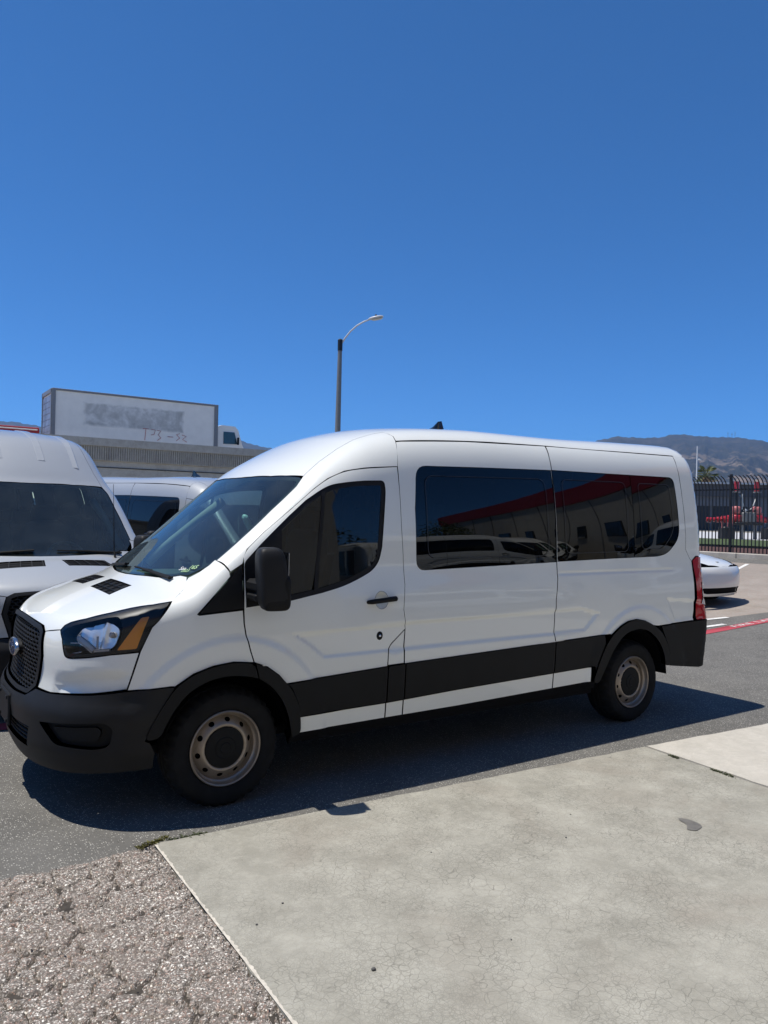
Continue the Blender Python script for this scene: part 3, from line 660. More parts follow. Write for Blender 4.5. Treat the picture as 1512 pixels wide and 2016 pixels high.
    W3 = [(3.752, 2.147), (4.372, 2.153, .07), (4.374, 1.9), (4.372, 1.60, .10), (4.19, 1.46, .12), (4.05, 1.435, .05), (3.726, 1.4295)]
    A('side_window', W2, SIDE, 'privacy_glass', s2, h=.05, off=-.002, lip=.01, gap=.002, bulge=flat(sag(2.77, 3.75, 1.42, 2.14, -.004)))
    A('side_window', W3, SIDE, 'privacy_glass', s2, h=.05, off=-.002, lip=.01, gap=.002, bulge=flat(sag(3.73, 4.37, 1.43, 2.15, -.005)))
    for L in ([(1.46, 1.45, .08), (1.46, 2.035, .08), (2.67, 2.065, .08), (2.67, 1.455, .08)], [(2.86, 1.47, .06), (2.86, 2.07, .06), (3.66, 2.08, .06), (3.64, 1.48, .06)], [(3.82, 1.5, .05), (3.83, 2.08, .05), (4.29, 2.085, .06), (4.29, 1.66, .08), (4.12, 1.5, .06)]):
        ins = inset(fillet(L), .005); A('glass_edge_line', L, SIDE, 'glass_line', s1 if L[0][0] < 2 else s2, h=.05, off=.0015, lip=0, gap=0, holes=[list(map(tuple, ins))], bulge=flat(sag(0, 1, 0, 1, 0) if False else (lambda q: 0.0045*np.ones(len(q)))))
    # ---- tail
    rs = RCYL.to2(S.cast(np.array(RSEAM), SIDE)); 
    pil = [(-1.32, .845), (-1.315, 1.384)]
    tail3 = [(x, z) for x, z in RSEAM]
    q2 = [tuple(v) for v in RCYL.to2(S.cast(np.array(tail3), SIDE))]
    a_end = -.72
    A('rear_pillar', q2+[(a_end, 2.36), (a_end, 1.44), (q2[0][0]+.05, 1.43)], RCYL, bp, root, h=.045)
    A('tail_light', [(q2[0][0]+.003, .845, .01), (q2[0][0]+.003, 1.39), (q2[0][0]+.05, 1.425), (-.93, 1.42, .01), (-.93, .845, .01)], RCYL, 'red_lens', root, h=.04, off=.008, lip=.03)
    A('reversing_lens', [(q2[0][0]+.065, .99), (q2[0][0]+.065, 1.19), (-.945, 1.19), (-.945, .96)], RCYL, 'clear_lens_white', root, h=.04, off=.012, lip=.01)
    A('rear_door', [(-.925, .845), (-.925, 1.43), (-.71, 1.44), (-.71, 2.36), (-.004, 2.36), (-.004, .845)], RCYL, bp, root, h=.07)
    A('rear_door_window', [(-.64, 1.45, .05), (-.64, 2.1, .05), (-.08, 2.1, .05), (-.08, 1.45, .05)], RCYL, 'privacy_glass', root, h=.07, off=.003, lip=.01)
    bq = [tuple(v) for v in RCYL.to2(S.cast(np.array([(4.02, .825), (4.105, .69), (4.155, .595), (4.172, .46)]), SIDE))]
    rb = [(b[0], b[1]) for b in bq[:1]]+[(q2[0][0]+.003, .838), (0, .838)]
    A('rear_bumper', symc([(0, .44), (-.8, .42), (-1.0, .40), (-1.2, .43), bq[3], bq[2], bq[1], (bq[0][0], .824), (q2[0][0]-.02, .838), (-.9, .84), (0, .84)][::-1])[::1], RCYL, 'black_plastic', root, h=.06, off=.012, lip=.025, both=False)
    # ---- cladding, rockers, arches
    for a, b in ((.36, 1.106), (1.112, 1.25), (1.256, 2.704), (2.711, 3.28)):
        top = cut(CLADTOP, a, b); bot = cut(CLADBOT, a, b)
        if a == .36: pl = [(.357, .702)]+top[1:]+bot[::-1][:-1]+[(.453, .491), (.433, .578), (.385, .677)]
        elif b == 3.28: pl = [t for t in top]+[(3.283, .717), (3.22, .6), (3.183, .515), (3.17, .547)]+[t for t in bot[::-1] if t[0] < 3.16]
        else: pl = top+bot[::-1]
        A('side_cladding', pl, SIDE, 'black_plastic', root, h=.06, off=.012, lip=.02, gap=.002)
        a2, b2 = max(a, .457), min(b, 3.14)
        A('rocker_panel', [(x, z-.006) for x, z in cut(CLADBOT, a2, b2)]+cut(ROCKBOT, a2, b2)[::-1], SIDE, bp, root, h=.06, off=.002, gap=.002)
    A('sill', [(x, z-.004) for x, z in cut(ROCKBOT, .40, 3.21)]+cut(SILLBOT, .40, 3.21)[::-1], SIDE, 'under_black', root, h=.06, off=-.012, lip=.08)
    flare = dict(h=.035, off=.020, lip=.05, gap=.0015)
    k_ = 7; A('arch_trim', sm(FO[:8], .05)+[(.155, .76)]+sm(FI[:7][::-1], .05), SIDE, 'black_plastic', root, **flare)
    A('arch_trim', [(.134, .853)]+sm(FO[8:], .05)+[(.395, .372)]+sm(FI[8:12][::-1], .05)+[(.16, .758)], SIDE, 'black_plastic', root, **flare)
    A('arch_trim', sm(RO, .05)+sm(RI[::-1], .05), SIDE, 'black_plastic', root, **flare)
    for x0, rad, zc in ((0, .47, .345), (3.70, .50, .345)):   # wheel wells
        for s in (-1, 1):
            g = MB(); n = 20; V = []
            for i in range(n+1):
                a = math.pi*(.02+.96*i/n)
                for y in (.985, .55): V.append((x0+rad*math.cos(a), s*y, zc+rad*.97*math.sin(a)))
            g.add(V, [(2*i, 2*i+1, 2*i+3, 2*i+2) for i in range(n)]); b0 = len(g.V)
            g.add([(x0, s*.55, zc)]+[V[2*i+1] for i in range(n+1)], [(0, i+1, i+2) for i in range(n)])
            g.build('wheel_well', 'under_black', root, True)
    g = MB().box((1.75, 0, .36), (5.0, 1.62, .05)).box((1.85, .85, .34), (2.7, .25, .05)).box((1.85, -.85, .34), (2.7, .25, .05)).box((-.72, 0, .32), (.4, 1.1, .05))
    g.box((3.75, 0, .3), (.14, 1.5, .14)).box((0, 0, .28), (.3, 1.4, .1)).box((2, .2, .27), (3, .1, .1)); g.build('floor_pan', 'under_black', root)
    # ---- nose
    fas = [(-.427, 1.037), (-.45, .902), (-.403, .716), (-.526, .711), (-.661, .723), (-.763, .732), (-.918, .755), (-.938, .834), (-.968, .962), (-.85, .949), (-.76, .931), (-.655, .916, .02), (-.619, .92, .03), (-.604, .96), (-.588, 1.014), (-.554, 1.060)]
    A('front_fascia', fas, CYL, bp, root, h=.035, bulge=lambda q: -.028*sstep(.0, .035, -poly_sdf(q[:, 0], q[:, 1], [(-.54, .70), (-.95, .70), (-.93, .85), (-.75, .845), (-.56, .80)])))
    fog = [(-.50, .552, .02), (-.835, .585, .03), (-.868, .548, .03), (-.851, .452, .03), (-.79, .436, .03), (-.60, .445, .03)]
    fogm = [(-q[0], *q[1:]) for q in fog]
    lowin = [(-.40, .50), (-.36, .375), (.36, .375), (.40, .50)]
    bh = [(0, .642), (-.15, .644), (-.33, .655), (-.405, .708), (-.526, .706), (-.661, .718), (-.763, .727), (-.92, .75), (-1.028, .757), (-1.10, .762), (-1.127, .757), (-1.063, .636), (-1.02, .539), (-1.0, .472), (-1.02, .46), (-1.04, .40), (-1.03, .305), (-.896, .298), (-.762, .288), (-.663, .282), (-.535, .278), (-.3, .272), (0, .272)]
    pins = lambda q: .016*sstep(.10, .0, np.abs(q[:, 1]-.62))*sstep(-1.1, -.95, -np.abs(q[:, 0]))-.012*sstep(.0, .05, .40-q[:, 1])
    fb = A('front_bumper', symc(bh), CYL, 'grey_plastic', root, h=.035, off=.010, lip=.05, holes=[fog, fogm, lowin], both=False, bulge=pins)[0]
    A('fog_recess', fog, CYL, 'black_plastic', [fb, fb], h=.04, off=-.03, lip=0, gap=-.02)
    A('fog_cover', [(-.56, .535, .02), (-.80, .555, .03), (-.82, .53, .02), (-.80, .465, .03), (-.62, .465, .03)], CYL, 'black_plastic', [fb, fb], h=.04, off=-.014, lip=.03)
    A('lower_intake', lowin, CYL, 'under_black', fb, h=.08, off=-.05, lip=0, gap=-.03, both=False)
    g = MB()
    for z in (.40, .425, .45, .475): p_, n_ = S.at([(a, z) for a in np.linspace(-.38, .38, 12)], CYL, -.015); g.tube(p_, .006, 6)
    for a in np.linspace(-.33, .33, 12): p_, n_ = S.at([(a, z) for z in (.385, .44, .49)], CYL, -.018); g.tube(p_, .004, 5)
    g.build('intake_bars', 'black_plastic', fb)
    g = MB().cbox((-1.052, 0, .53), (.022, .34, .19), .008); p_ = g.build('license_bracket', 'black_plastic', fb)
    for y in (-.12, .12):
        for z in (.46, .6): MB().cbox((-1.066, y, z), (.01, .03, .022), .003).build('bracket_clip', 'grey_plastic', fb)
    # grille
    gi = [(0., 1.05), (-.2, 1.045), (-.355, 1.035), (-.393, 1.02), (-.414, .9), (-.372, .735), (-.31, .69), (-.15, .68), (0., .678)]
    gr = A('grille', symc(gi), CYL, 'under_black', root, h=.07, off=-.05, lip=0, gap=-.03, both=False)[0]
    A('grille_frame', symc(GRILLE), CYL, 'gloss_black' if not detail else 'grey_plastic', gr, h=.03, off=.012, lip=.05, holes=[symc(gi)], both=False)
    V = []; Fc = []; GI = np.array(symc(gi)); hexs = []
    dx, dz = .052, .0235
    for r in range(18):
        for c in range(-10, 11):
            ctr = np.array([c*dx+(dx/2 if r % 2 else 0), .675+r*dz])
            if inside(ctr[None], GI)[0]: hexs.append(ctr)
    hx = np.array([(-.5, -.26), (-.5, .26), (0, .68), (.5, .26), (.5, -.26), (0, -.68)])*[dx, dz]
    ctr = np.array(hexs); o1 = (ctr[:, None]+hx[None]).reshape(-1, 2); o2 = (ctr[:, None]+hx[None]*[.76, .62]).reshape(-1, 2)
    p1, _ = S.at(o1, CYL, -.004); p2, n2 = S.at(o2, CYL, -.006); p3 = p2-n2*.022
    for i in range(len(ctr)):
        b = len(V); V += [*p1[i*6:i*6+6], *p2[i*6:i*6+6], *p3[i*6:i*6+6]]
        for k in range(6):
            j = (k+1) % 6; Fc += [(b+k, b+j, b+6+j, b+6+k), (b+6+k, b+6+j, b+12+j, b+12+k)]
    obj('grille_mesh', V, Fc, 'grey_plastic', gr)
    p_, n_ = S.at([(0, .885)], CYL, 0); c0 = Vector(p_[0])
    em = MB(); n = 40
    def oval(k, rx, rz, dx_): return [(c0.x+dx_, rx*math.cos(2*math.pi*i/n), c0.z+rz*math.sin(2*math.pi*i/n)) for i in range(n)]
    em.add(oval(0, .095, .045, .02)+oval(0, .095, .045, -.025)+oval(0, .112, .052, -.028)+oval(0, .112, .052, -.02), [(i, (i+1) % n, n+(i+1) % n, n+i) for i in range(n)])
    em.build('emblem_base', 'grey_plastic', gr, True)
    e2 = MB().add(oval(0, .125, .056, -.018)+oval(0, .125, .056, -.032)+oval(0, .113, .048, -.040)+oval(0, .105, .043, -.038), [(j*n+i, j*n+(i+1) % n, (j+1)*n+(i+1) % n, (j+1)*n+i) for j in range(3) for i in range(n)])
    e2.build('emblem_rim', 'badge_chrome', gr, True)
    MB().add(oval(0, .108, .045, -.037), [tuple(range(n))]).build('emblem_oval', 'ford_blue', gr)
    if detail:
        to = link('emblem_script', text_mesh('Ford', .075, shear=.35, extrude=.001), 'chrome', gr); to.location = (c0.x-.0405, 0, c0.z); to.rotation_euler = (R_(90), 0, R_(-90))
    # headlights
    hls = A('headlight', HL, CYL, 'lamp_housing', root, h=.04, off=-.085, lip=0, gap=-.012)
    A('headlight_bezel', HL, CYL, 'lamp_housing', hls, h=.04, off=-.004, lip=.08, holes=[[(-.575, 1.05, .02), (-.62, 1.09, .03), (-.80, 1.145), (-.86, 1.155, .02), (-.895, 1.10, .03), (-.885, 1.0, .03), (-.85, .97, .02), (-.70, .945, .02), (-.63, .945, .02)]], gap=.001)
    A('lens', HL, CYL, 'lens_glass', hls, h=.03, off=.002, lip=.012)
    A('turn_signal', [(-1.004, 1.158, .01), (-.966, 1.152, .01), (-.872, .973, .01), (-.958, .98, .01)], CYL, 'amber', hls, h=.04, off=-.001, lip=.003)
    A('reflector_bowl', [(-.640, 1.045, .02), (-.69, 1.10, .02), (-.77, 1.133, .02), (-.825, 1.138, .03), (-.872, 1.10, .03), (-.876, 1.059), (-.862, 1.0, .02), (-.835, .972, .02), (-.786, .972), (-.743, .958, .02), (-.66, 1.01, .02)], CYL, 'reflector_metal', hls, h=.014, off=-.030, lip=.02, bulge=lambda q: -.022*np.clip(1-((q[:, 0]+.80)/.09)**2, 0, 1)*np.clip(1-((q[:, 1]-1.05)/.09)**2, 0, 1)+.010*np.exp(-((q[:, 0]+.80)/.008)**2)+.006*np.sin(q[:, 0]*90)*(q[:, 0] > -.74))
    for s, hlo in ((-1, hls[0]), (1, hls[1])):
        g = MB()
        for (a0, z0), (a1, z1), rr in (((-.675, 1.035), (-.765, .965), .018), ((-.765, .965), (-.84, .974), .010), ((-.63, 1.0), (-.70, 1.005), .004), ((-.64, .94), (-.70, .955), .004), ((-.78, .972), (-.775, 1.05), .006)):
            p_, n_ = S.at([(a0, z0), (a1, z1)], CYL, -.022); p_[:, 1] *= (1 if s < 0 else -1); g.tube(p_, rr, 6)
        g.build('light_guide', 'clear_lens_white', hlo)
        p_, n_ = S.at([(-.84, 1.06)], CYL, -.035); p_[:, 1] *= (1 if s < 0 else -1)
        rounded('bulb', p_[0], (.035, .035, .035), 'clear_lens_white', hlo, 1, n=(10, 8))
    # ---- fittings
    for s, d in ((-1, drs[0]), (1, drs[1])):
        g = MB(); p_, n_ = S.at([(.935, 1.172), (.96, 1.174), (1.15, 1.187), (1.175, 1.189)], SIDE, .03); q_, n_ = S.at([(.945, 1.172), (1.165, 1.188)], SIDE, -.005)
        pts = [q_[0], p_[1], p_[1]*.6+p_[2]*.4, p_[2], q_[1]]; pts = [(v[0], v[1]*(-s), v[2]) for v in pts]
        h_ = g.tube(pts, [.012, .016, .017, .017, .013], 12).build('door_handle', 'black_plastic', d, True)
        p_, n_ = S.at([(1.045, .946)], SIDE, 0); V, Fc = lathe([(0, .006), (.012, .006), (.022, .004), (.028, -.004)], 20, 0, -s)
        lk = obj('door_lock', V, Fc, 'black_plastic', d, True); lk.location = (p_[0][0], p_[0][1]*(-s), p_[0][2]); lk.scale.z = 1.15
        V, Fc = lathe([(0, .009), (.008, .008), (.010, .003)], 14, 0, -s); l2 = obj('lock_cylinder', V, Fc, 'chrome', d, True); l2.location = lk.location
        V = []; cup, _ = S.at(CUP, SIDE, -.001)
        cup = [(v[0], v[1]*(-s), v[2]) for v in cup]; cc = np.mean(cup, 0); inn_ = [tuple(cc+(np.array(v)-cc)*.72+np.array([0, -s*.022, 0])) for v in cup]; nc_ = len(cup)
        obj('handle_cup', list(cup)+inn_+[tuple(cc+np.array([0, -s*.026, 0]))], [(i, (i+1) % nc_, nc_+(i+1) % nc_, nc_+i) for i in range(nc_)]+[(nc_+i, nc_+(i+1) % nc_, 2*nc_) for i in range(nc_)], bp, d, True)
        # mirror: arm and two-piece housing
        mr = empty('side_mirror', (0, 0, 0), 0, root)
        def tp_(v): return Vector((v.x+.05*(v.z/.17), v.y*(1+.10*(-v.z/.17)), v.z)) if True else v
        Mz = Matrix.Rotation(R_(-s*(-12)), 3, 'Z')
        rounded('mirror_housing', (.165, s*1.188, 1.365), (.175, .175, .36), 'grey_plastic', mr, .42, Mz, lambda v: Vector((v.x*(1-.1*v.z/.18)-.02*(v.z/.18), v.y*(1+.05*(-v.z/.18)), v.z)), (32, 20))
        rounded('mirror_cap', (.185, s*1.192, 1.285), (.165, .175, .215), 'black_plastic', mr, .38, Mz, None, (28, 16))
        MB().cbox((0, 0, 0), (.004, .14, .29), .002).build('mirror_glass', 'chrome', mr).matrix_local = Matrix.Translation((.252, s*1.19, 1.37)) @ Mz.to_4x4()
        MB().cbox((.135, s*1.085, 1.315), (.10, .19, .075), .02).cbox((.13, s*1.07, 1.25), (.09, .15, .05), .015).build('mirror_arm', 'black_plastic', mr)
    V, Fc = [], []
    g = MB(); zr = float(S.at([(2.28, 0)], ROOF)[0][0][2])
    prof = [(-.13, 0, .035), (-.02, .055, .022), (.03, .105, .012), (.06, .11, .011), (.085, .03, .02), (.13, 0, .03)]
    for x, h_, w_ in prof: g.V += [(2.28+x, -w_*1.2, zr-.015), (2.28+x, -w_*.6, zr+h_), (2.28+x, w_*.6, zr+h_), (2.28+x, w_*1.2, zr-.015)]
    g.F += [(4*i+j, 4*i+j+1, 4*i+5+j, 4*i+4+j) for i in range(5) for j in range(3)]; g.build('roof_antenna', 'gloss_black', root)
    # wipers on the cowl
    g = MB()
    for y0, y1 in ((-.68, -.08), (.12, .70)):
        pa = OBL.to2(P3([(-.30, y0, 1.36), (-.325, (y0+y1)/2, 1.372), (-.335, y1, 1.375)])); p_, n_ = S.at(pa+np.array([.02, 0]), OBL, .012); g.tube(p_, .007, 6)
        p2_, _ = S.at(pa[:2]+np.array([.005, 0]), OBL, .02); g.tube([p_[1], p2_[1]*.6+p_[2]*.4, p2_[0]], .011, 6)
    g.build('wiper', 'black_plastic', ws)
    for x in (0, 3.75):
        for s in (-1, 1): wheel(root, x, s)
    if high:
        for y in (-.55, -.2, .2, .55):
            for a, b in ((.75, 1.5),):
                p_, n_ = S.at([(x, math.atan2(y, PT(np.array([x]))[0]-1.0)) for x in np.linspace(.68, 1.6, 12)], ROOF, -.004)
                g = MB(); w_ = .045; V = []
                for p in p_: V += [(p[0], p[1]-w_, p[2]-.004), (p[0], p[1]-w_*.7, p[2]+.014), (p[0], p[1]+w_*.7, p[2]+.014), (p[0], p[1]+w_, p[2]-.004)]
                g.add(V, [(4*i+j, 4*i+4+j, 4*i+5+j, 4*i+1+j) for i in range(11) for j in range(3)]+[(0, 1, 2, 3)]); g.build('roof_rib', bp, root)
    # ---- cabin
    for s in (-1, 1): MB().tube([(.06, s*.83, 1.33), (.24, s*.785, 1.51), (.44, s*.755, 1.68), (.64, s*.71, 1.84)], [.04, .035, .035, .04], 8).build('pillar_trim', 'interior_beige', root, True)
    ci = 'interior_dark'
    g = MB().cbox((.05, 0, 1.18), (.62, 1.66, .22), .06).cbox((.28, -.42, 1.20), (.2, .5, .16), .05).cbox((.2, 0, .95), (.35, .4, .5), .05); dash = auto_smooth(g.build('dashboard', ci, root), 50)
    MB().tube([(.52+.07*math.sin(a)*.0+.09*math.sin(a), -.42+.19*math.cos(a), 1.24+.17*math.sin(a)) for a in np.linspace(0, 2*math.pi, 25)], .016, 8, False).tube([(.52, -.42, 1.24), (.3, -.42, 1.12)], .03, 8).build('steering_wheel', ci, root, True)
    for y in (-.42, .42):
        st = empty('front_seat', (0, 0, 0), 0, root)
        rounded('seat_cushion', (.95, y, .88), (.55, .52, .22), 'seat_cloth', st, .35); rounded('seat_back', (1.22, y, 1.25), (.2, .5, .75), 'seat_cloth', st, .4, Matrix.Rotation(R_(10), 3, 'Y')); rounded('headrest', (1.31, y, 1.70), (.12, .27, .2), 'seat_cloth', st, .5)
    if detail:
        for x in (1.9, 2.7, 3.5):
            for y in (-.55, -.02, .5): 
                sb = empty('bench_seat', (0, 0, 0), 0, root); rounded('seat_back', (x, y, 1.2), (.16, .44, .8), 'seat_cloth', sb, .45, n=(14, 10)); rounded('headrest', (x+.02, y, 1.65), (.1, .24, .18), 'seat_cloth', sb, .5, n=(12, 8))
    return S
# ------------------------------------------------------------------ ground
GH = pchip([-1e4, 6.5, 10, 13, 16, 19.5, 22, 45, 80, 1e4], [0, 0, .09, .26, .5, .78, .95, 1.25, 1.3, 1.3])
def gz(x): return float(GH(np.array([float(x)]))[0])
def sheet(name, poly, mat, lift, h=1.0, parent=None, fil=False):
    P = densify(fillet(poly) if fil else np.array(poly, float), h); P, T = triangulate(P, [], h)
    V = np.c_[P, GH(P[:, 0])+lift]; Fc = [tuple(map(int, t)) for t in T]
    a = V[T[0]]; n = np.cross(a[1]-a[0], a[2]-a[0])[2]
    if n < 0: Fc = [f[::-1] for f in Fc]
    return obj(name, V, Fc, mat, parent, True)
xs = [-9000, -3000, -800, -200, -60, -20, -5]+list(np.arange(0, 46, 1.5))+[60, 120, 300, 900, 3000, 9000]; ys = [-9000, -2500, -600, -150, -50, -15, 0, 15, 40, 100, 300, 900, 2500, 9000]
V = [(x, y, gz(x)) for y in ys for x in xs]; nx = len(xs)
ground = tag(obj('ground', V, [(j*nx+i, j*nx+i+1, (j+1)*nx+i+1, (j+1)*nx+i) for j in range(len(ys)-1) for i in range(nx-1)], 'asphalt', None, True), 'grey asphalt lane with pale aggregate specks', kind='structure')
# concrete apron: big crazed slab, paler slab beside it
def slab(name, poly, mat, top, label):
    P = np.array(poly); g = MB(); n = len(poly)
    wob = lambda L, s: densify(L, .12)+0
    D = densify(P, .10); rng = np.random.RandomState(3); D = D+rng.normal(0, .0035, D.shape)
    n = len(D); V = [(*p, top) for p in D]+[(p[0]+(D.mean(0)-p)[0]*-.0015, p[1]-(D.mean(0)-p)[1]*.0015, -.03) for p in D]
    return tag(obj(name, V, [tuple(range(n)) if area(D) > 0 else tuple(range(n))[::-1]]+[(i, n+i, n+(i+1) % n, (i+1) % n)[::-1 if area(D) < 0 else 1] for i in range(n)], mat), label, kind='structure')
slab('concrete_apron', [(-.532, -.282), (3.135, -.528), (3.062, -1.7), (2.98, -3.0), (2.8, -7.0), (-.78, -7.0), (-.60, -2.4), (-.576, -1.859)], 'concrete_slab', .03, 'large grey crazed concrete slab in the foreground')
slab('concrete_apron_pale', [(3.152, -.529), (4.634, -.66), (9.5, -1.1), (9.0, -7.0), (2.82, -7.0), (2.998, -3.0), (3.08, -1.7)], 'concrete_pale', .034, 'clean pale cream concrete slab beyond the joint')
# alligator-cracked old asphalt: real grooves between lumps
def cracked():
    x0, x1, y0, y1 = -1.75, -.50, -2.35, -.24; st = .0062
    gx = np.arange(x0, x1, st); gy = np.arange(y0, y1, st); X, Y = np.meshgrid(gx, gy); q = np.c_[X.ravel(), Y.ravel()]
    rng = np.random.RandomState(11)
    def vor(sc, jit):
        wx = q[:, 0]/sc+.09*np.sin(q[:, 1]*17+1.3)+.05*np.sin(q[:, 1]*47+q[:, 0]*21)+.03*np.sin(q[:, 1]*113-q[:, 0]*71); wy = q[:, 1]/sc*1.1+.09*np.sin(q[:, 0]*19)+.05*np.sin(q[:, 0]*43-q[:, 1]*25)+.03*np.sin(q[:, 0]*127+q[:, 1]*59)
        ix, iy = np.floor(wx).astype(int), np.floor(wy).astype(int); d1 = np.full(len(q), 9.); d2 = d1.copy()
        tab = rng.rand(97, 97, 2)*jit+(1-jit)/2
        for a in (-1, 0, 1):
            for b in (-1, 0, 1):
                s = tab[(ix+a) % 97, (iy+b) % 97]; d = np.hypot(ix+a+s[:, 0]-wx, iy+b+s[:, 1]-wy); m2 = d < d1; d2 = np.where(m2, d1, np.minimum(d2, d)); d1 = np.where(m2, d, d1)
        return d2-d1
    e1 = vor(.12, .95); e2 = vor(.27, .95)
    msk = sstep(-.9, .3, np.sin(q[:, 0]*5.3+2)+np.sin(q[:, 1]*4.7+q[:, 0]*3))
    zz = .026-.019*np.maximum(sstep(.075, .035, e1)*np.where(msk > .35, 1, .35), sstep(.065, .03, e2))
    zz += .0012*np.sin(q[:, 0]*9+2*np.sin(q[:, 1]*6))*np.sin(q[:, 1]*8)+rng.normal(0, .0008, len(q))
    zz = np.maximum(zz, .003)
    # boundary: slab edge on the right, lane seam on the far side
    edge = np.interp(q[:, 1], [-4.4, -2.4, -1.859, -.282], [-.66, -.600, -.5775, -.5335])+.004*np.sin(q[:, 1]*21)
    seam = np.interp(q[:, 0], [-4.2, -1.248, -.532], [-.37, -.302, -.29])+.012*np.sin(q[:, 0]*9)+.007*np.sin(q[:, 0]*31)
    ok = (q[:, 0] < edge) & (q[:, 1] < seam); ok = ok.reshape(X.shape); nx = len(gx); idx = np.arange(len(q)).reshape(X.shape)
    f = ok[:-1, :-1] & ok[1:, :-1] & ok[:-1, 1:] & ok[1:, 1:]
    A_, B_, C_, D_ = idx[:-1, :-1][f], idx[:-1, 1:][f], idx[1:, 1:][f], idx[1:, :-1][f]
    # small vertical drop along the far seam
    me = bpy.data.meshes.new('old_asphalt'); used = np.unique(np.concatenate([A_, B_, C_, D_])); rm = np.full(len(q), -1); rm[used] = np.arange(len(used))
    V = np.c_[q[used], zz[used]]; me.vertices.add(len(V)); me.vertices.foreach_set('co', V.ravel().astype(np.float32))
    L = np.c_[rm[A_], rm[B_], rm[C_], rm[D_]].ravel(); nf = len(A_); me.loops.add(len(L)); me.loops.foreach_set('vertex_index', L.astype(np.int32)); me.polygons.add(nf); me.polygons.foreach_set('loop_start', np.arange(0, 4*nf, 4, dtype=np.int32)); me.update(calc_edges=True); me.validate()
    return tag(link('old_asphalt', me, 'old_asphalt', None, True), 'reddish cracked old asphalt beside the slab', kind='structure')
cracked()
simple('crack_dirt', (.045, .038, .03), .95, var=.4, scale=40)
sheet('crack_dirt', [(-1.74, -.335), (-1.25, -.32), (-.56, -.305), (-.585, -1.86), (-.61, -2.33), (-1.74, -2.33)], 'crack_dirt', .0115, .5, ground)
rs_ = np.random.RandomState(9); g = MB()
for i in range(420):
    t = rs_.rand(); y_ = -.30-t*1.9; x_ = np.interp(y_, [-2.4, -1.859, -.282], [-.605, -.5775, -.5335])-abs(rs_.normal(0, .03 if i % 3 else .35))-.006
    if x_ < -1.7: continue
    s_ = rs_.uniform(.002, .0055); M_ = Matrix.Rotation(rs_.rand()*6, 3, 'Z') @ Matrix.Rotation(rs_.rand()*3, 3, 'X'); c_ = Vector((x_, y_, .027+s_*.3))
    g.add([c_+M_ @ Vector(q_)*s_ for q_ in ((1, .1, -.4), (-.7, .8, -.3), (-.5, -.9, -.4), (.1, .1, .9), (.6, .9, .3))], [(0, 1, 2), (0, 2, 3), (2, 1, 3), (0, 3, 4), (3, 1, 4), (1, 0, 4)])
tag(g.build('loose_gravel', 'chip_stone'), 'loose stone chips scattered over the cracked asphalt', 'gravel', kind='stuff')
tag(sheet('old_asphalt', [(-8, -.42), (-1.745, -.33), (-1.745, -2.345), (-.62, -2.345), (-.68, -4.6), (-.78, -7), (-8, -7)], 'old_asphalt', .024, .5), kind='structure')
def seam_strip(name, pts, wd, mat, label, z=.006):   # thin dark joint that follows an edge
    P = np.array(pts, float); V = []; rng = np.random.RandomState(5)
    for i, p in enumerate(P):
        t = P[min(i+1, len(P)-1)]-P[max(i-1, 0)]; t /= np.linalg.norm(t); nrm = np.array([-t[1], t[0]]); w_ = wd*(.4+1.1*rng.rand()); V += [(*(p+nrm*w_), z), (*(p-nrm*w_), z)]
    return obj(name, V, [(2*i, 2*i+1, 2*i+3, 2*i+2) for i in range(len(P)-1)], mat, ground)
simple('joint_dirt', (.035, .033, .028), .95, var=.4, scale=30)
lin = lambda a, b, n: [tuple(np.array(a)*(1-t)+np.array(b)*t) for t in np.linspace(0, 1, n)]
seam_strip('slab_edge_joint', lin((-.54, -.272), (9.5, -1.09), 160), .012, 'joint_dirt', '')
seam_strip('asphalt_joint', [(x, float(np.interp(x, [-4.2, -1.248, -.532], [-.37, -.302, -.29]))+.012*math.sin(x*9)+.007*math.sin(x*31)+.004) for x in np.linspace(-4.2, -.54, 120)], .008, 'joint_dirt', '')
simple('lit_chipped_edge', (.55, .51, .43), .9, var=.2, scale=30)  # chipped concrete, its pale colour also painting in the sunlit slab side
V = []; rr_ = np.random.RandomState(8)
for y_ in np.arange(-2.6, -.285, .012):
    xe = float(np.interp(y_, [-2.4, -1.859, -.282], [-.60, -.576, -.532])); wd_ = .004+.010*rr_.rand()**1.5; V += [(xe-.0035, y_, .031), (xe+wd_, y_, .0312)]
obj('lit_chipped_slab_edge', V, [(2*i, 2*i+1, 2*i+3, 2*i+2) for i in range(len(V)//2-1)], 'lit_chipped_edge', ground)
# damp patch, pebbles, weeds
ca = [(2.04, -1.50), (2.10, -1.43), (2.17, -1.45), (2.20, -1.52), (2.27, -1.55), (2.30, -1.62), (2.24, -1.66), (2.16, -1.63), (2.12, -1.56)]
sheet('damp_patch', [(x, y, .03) for x, y in [(2.114, -1.513), (2.142, -1.545), (2.152, -1.61), (2.128, -1.665), (2.04, -1.685), (2.005, -1.645), (2.075, -1.60), (2.085, -1.545)]], 'damp_patch', .0335, .04, ground, True)
simple('chalk_smear', (.58, .58, .56), .9, var=.15, scale=40)
for i, (x, y, s) in enumerate([(-.185, -1.803, .009), (.62, -1.12, .004), (1.35, -1.36, .005), (-.25, -1.18, .005), (.40, -1.93, .004), (1.62, -1.15, .004), (-.42, -1.28, .005), (2.2, -2.0, .004)]):
    rounded('pebble', (x, y, .03+s*.5), (s*2, s*1.5, s*1.2), 'pebble_stone', None, .7, Matrix.Rotation(i, 3, 'Z'), n=(10, 7)).name = 'pebble'
